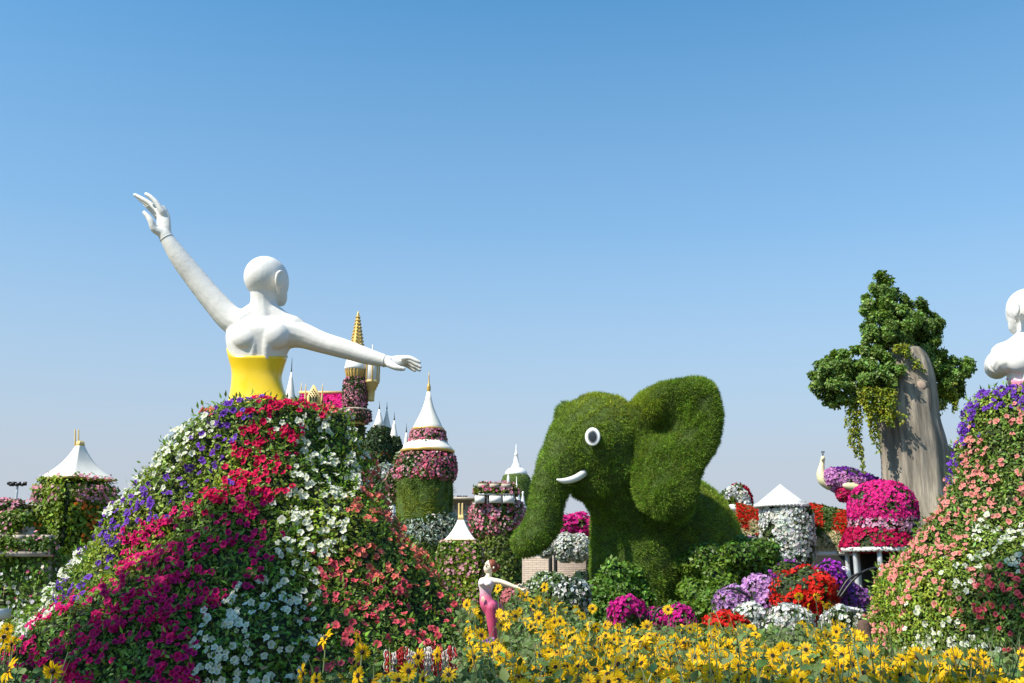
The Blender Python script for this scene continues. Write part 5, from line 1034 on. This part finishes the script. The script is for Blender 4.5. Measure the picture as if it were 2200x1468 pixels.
while len(heads) < 1500:
    x = rng.uniform(1000, 2205); y0 = ytop(x); y = y0 + (1500 - y0) * rng.random() ** .82
    if 1040 < x < 1075 and y < 1378: continue
    if fbm(np.array([[x / 90, y / 60, 0.]]), .5, 77, 2)[0] < -.45: continue
    heads.append((x, y, depth(y) + rng.normal() * .3, .064 * math.exp(rng.normal() * .2)))
heads = np.array(heads); HP = np.array([at(a, b, d) for a, b, d, _ in heads])
face = np.tile((-.35, -.75, .30), (len(heads), 1)) + rng.normal(size=(len(heads), 3)) * np.array((.9, .65, .5)); face /= np.linalg.norm(face, axis=1)[:, None]
inview = (heads[:, 1] < 1478) & (heads[:, 0] < 2204); score = np.where(inview, heads[:, 3] / heads[:, 2] * (1.4 if True else 1), -1); score[:45] += 1; order = np.argsort(-score); big, rest = order[:300], order[300:]
SLAB, SGRP = 'yellow sunflower with dark centre in the bed along the bottom edge', 'sunflowers in the foreground bed'
for i in big:
    x, y, z = HP[i]; g0 = np.array((x, y, 0.0))
    o = bpy.data.objects.new('sunflower', None); COL.objects.link(o); o.location = g0; o.empty_display_size = .1
    lab = SLAB
    px_, py_ = heads[i, 0], heads[i, 1]
    zone = ('at the bottom left corner before the magenta petunias' if px_ < 160 else 'rising before the big mound near its hanging chains' if px_ < 1010 else
            'around the pink ballerina figure' if px_ < 1150 and py_ < 1400 else 'below the ballerina figure at the bottom edge' if px_ < 1200 else 'below the elephant trunk' if px_ < 1320 and py_ < 1400 else
            'below the magenta clumps' if px_ < 1500 and py_ < 1400 else 'below the lilac flower balls' if px_ < 1660 and py_ < 1400 else 'before the red flower dome' if px_ < 1840 and py_ < 1400 else
            'at the foot of the right flower mound' if px_ >= 1840 else 'in the front row at the bottom centre' if px_ < 1500 else 'in the front row right of the centre')
    o['label'] = 'yellow sunflower with dark eye ' + zone; o['category'] = 'sunflower'; o['group'] = 'sunflowers ' + zone
    def kid(nm, me, mtx):
        c = bpy.data.objects.new(nm, me); COL.objects.link(c); c.parent = o; c.matrix_basis = mtx; return c
    kid('stem', SM[int(rng.integers(4))], Matrix.Rotation(rng.random() * 6.28, 4, 'Z') @ Matrix.Diagonal((1, 1, z, 1)))
    d = heads[i, 3]; q = Matrix.Translation((0, 0, z)) @ Vector(face[i]).to_track_quat('Z', 'Y').to_matrix().to_4x4() @ Matrix.Rotation(rng.random() * 6.28, 4, 'Z') @ Matrix.Diagonal((d, d, d * (1 + .8 * rng.random()), 1))
    kid('petals', PM[int(rng.choice(7, p=(.17, .17, .17, .17, .16, .07, .09)))][0], q); kid('disc', disc_me, q)
    for k in range(2 + (i % 2)):
        a = rng.random() * 6.28; lz = z * (.62 + .3 * rng.random()); ls = .045 + .05 * rng.random()
        kid('leaf', LM[int(rng.integers(3))][0], Matrix.Translation((0, 0, lz)) @ Matrix.Rotation(a, 4, 'Z') @ Matrix.Rotation(rng.uniform(-.5, .5), 4, 'X') @ Matrix.Diagonal((ls, ls, ls, 1)))
# remaining heads as one mass
Vs, Ts, Cs, Vd, Fd = [], [], [], [], []; n0 = 0
bdv, bdt = arrays(disc_me); nd = 0; DT = []
for i in rest:
    me, V, T, C = PM[int(rng.choice(7, p=(.17, .17, .17, .17, .16, .07, .09)))]; q = np.array(Vector(face[i]).to_track_quat('Z', 'Y').to_matrix()) @ np.array(Matrix.Rotation(rng.random() * 6.28, 3, 'Z')); d = heads[i, 3]
    Vs.append(V * d @ q.T + HP[i]); Ts.append(T + n0); Cs.append(C); n0 += len(V); Vd.append(bdv * d @ q.T + HP[i]); DT.append(bdt + nd); nd += len(bdv)
mass = link('sunflower_mass', raw_mesh('sunflower_mass', np.vstack(Vs), [np.vstack(Ts)], np.vstack(Cs)), M['sun_petal']); tag(mass, 'far and hidden sunflower heads filling the bed', 'sunflowers', None, 'stuff')
link('discs', raw_mesh('discs', np.vstack(Vd), [np.vstack(DT)]), M['disc'], mass)['kind'] = 'stuff'
# leaves and thin stems filling the bed
n = 46000; x = rng.uniform(985, 2280, n); y0 = ytop(x); yy = y0 + 6 + (1640 - y0) * rng.random(n) ** 1.25; dd = depth(np.minimum(yy, 1530)) + rng.normal(size=n) * .35
k = ~((x > 1030) & (x < 1080) & (yy < 1390)); x, yy, dd = x[k], yy[k], dd[k]; P = np.array([at(a, b, c) for a, b, c in zip(x, yy, dd)]); P[:, 2] -= .30 * rng.random(len(P)) ** 2; P = P[P[:, 2] > .05]
x2 = rng.uniform(640, 1000, 2200); y2 = 1452 + 150 * rng.random(2200); P2 = np.array([at(a, b, 4.1 + .4 * rng.random()) for a, b in zip(x2, y2)]); x3 = rng.uniform(-60, 150, 700); P3 = np.array([at(a, 1425 + 180 * rng.random() + .25 * max(a, 0), 4.3 + .5 * rng.random()) for a in x3]); P = np.vstack((P, P2, P3)); P = P[P[:, 2] > .03]
c = mixc(vary((.08, .135, .03), len(P), .35, .12), vary((.14, .19, .07), len(P), .2, .08), rng.random(len(P)) * 1.2 - .2)
fol = scatter('sunflower_foliage', (LM[0][1], LM[0][2], np.zeros(8)), P, np.tile((-.1, -.35, .8), (len(P), 1)), .024 + .038 * rng.random(len(P)) ** 2, c, M['greyleaf'], None, .6); tag(fol, 'grey-green leaves and stems of the sunflower bed', 'foliage', None, 'stuff')
i = rng.choice(len(P), 3000, replace=False); Q = P[i] + np.array((0, 0, .05)); scatter('thin_stems', (np.array([(-.012, 0, 0), (.012, 0, 0), (.006, .9, .05), (-.006, .9, .05)], float), np.array([(0, 1, 2), (0, 2, 3)]), np.zeros(4)), Q - np.array((0, 0, .12)), rng.normal(size=(3000, 3)) + np.array((0, -1, 0)), .16 + .12 * rng.random(3000), vary((.14, .17, .08), 3000, .2, .1), M['greyleaf'], fol, .1, updir=np.tile((0, 0, 2.2), (3000, 1)))

# ------------------------------------------------------------------ shade tree over the path beside the photographer (outside the frame, casts the foreground shade)
sb = [o for o in moundL.children if o.name.startswith('soil_bank')][0]; bv, bt = arrays(sb.data); bL = BVHTree.FromPolygons([tuple(v) for v in bv], [tuple(q_) for q_ in bt])
sb = [o for o in moundR.children if o.name.startswith('soil_bank')][0]; bv, bt = arrays(sb.data); bR = BVHTree.FromPolygons([tuple(v) for v in bv], [tuple(q_) for q_ in bt])
bx = [-60, 60, 130, 200, 260, 330, 400, 480, 560, 610, 650, 720, 800, 880, 940, 1000, 1060]; by = [1500, 1430, 1370, 1310, 1245, 1180, 1130, 1105, 1100, 1120, 1180, 1205, 1225, 1255, 1290, 1345, 1420]
sp = []; cl = []
for px in range(20, 1060, 55):
    for py in np.arange(np.interp(px, bx, by) + 42, 1520, 55):
        h = hit(bL, px, py)[0]
        if h is not None: sp.append((np.array(h), 6.6, .27))
for px, py in [(2170, 1240), (2200, 1280), (2130, 1290), (2180, 1330), (2215, 1230), (2130, 1350), (2200, 1380)]:
    h = hit(bR, px, py)[0]
    if h is not None: sp.append((np.array(h), 9.2, .34))
for px in range(640, 2300, 110):
    for py in (1500,): sp.append((at(px + rng.normal() * 20, py, depth(py)), 8.0, .30))
sv = np.array(SUN); root = empty('shade_tree', (-6.6, 2.2, 0), 'leafy shade tree standing outside the picture over the path', 'tree'); PP, NN = [], []
for p, L_, r_ in sp:
    c = p + sv * (L_ + rng.normal() * .25); pc = proj(c[None])[0]
    if (c - CAM) @ _fw > .1 and -550 < pc[0] < 2750 and -400 < pc[1] < 2000: continue
    cl.append(c); n = 30; d = rng.normal(size=(n, 3)); d /= np.linalg.norm(d, axis=1)[:, None]; PP.append(c + d * r_ * rng.random((n, 1)) ** .4 * 1.15); NN.append(d + np.array((0, 0, .6)))
PP, NN = np.vstack(PP), np.vstack(NN); scatter('crown', t_leaf(.36), PP, NN, .10 + .07 * rng.random(len(PP)), vary((.05, .1, .02), len(PP), .25, .1), M['leaf'], root, .5)
cc = PP.mean(0); MB().tube(crom(np.array([(-6.6, 2.2, 0), (-6.4, 2.4, 2.2), (-5.6, 3.2, 4.2), cc]), 6), np.linspace(.28, .06, 19), 10).build('trunk', M['bark'], root, True)
mb = MB(); forks = [np.array(f) for f in ((-5.6, 3.2, 4.2), (-5.0, 3.8, 5.2), (-4.2, 2.6, 5.0))]
for k, c in enumerate(cl):
    if k % 3: continue
    f = min(forks, key=lambda q_: np.linalg.norm(q_ - c)); m_ = (f + c) / 2 + np.array((0, 0, .25)); w = crom(np.array([f, m_, c]), 4); mb.tube(w, np.linspace(.05, .012, len(w)), 5)
mb.build('branches', M['bark'], root, True)
for f in forks[1:]: MB().tube(crom(np.array([(-5.9, 2.9, 3.6), (forks[0] + f) / 2, f]), 5), np.linspace(.14, .07, 11), 8).build('bough', M['bark'], root, True)
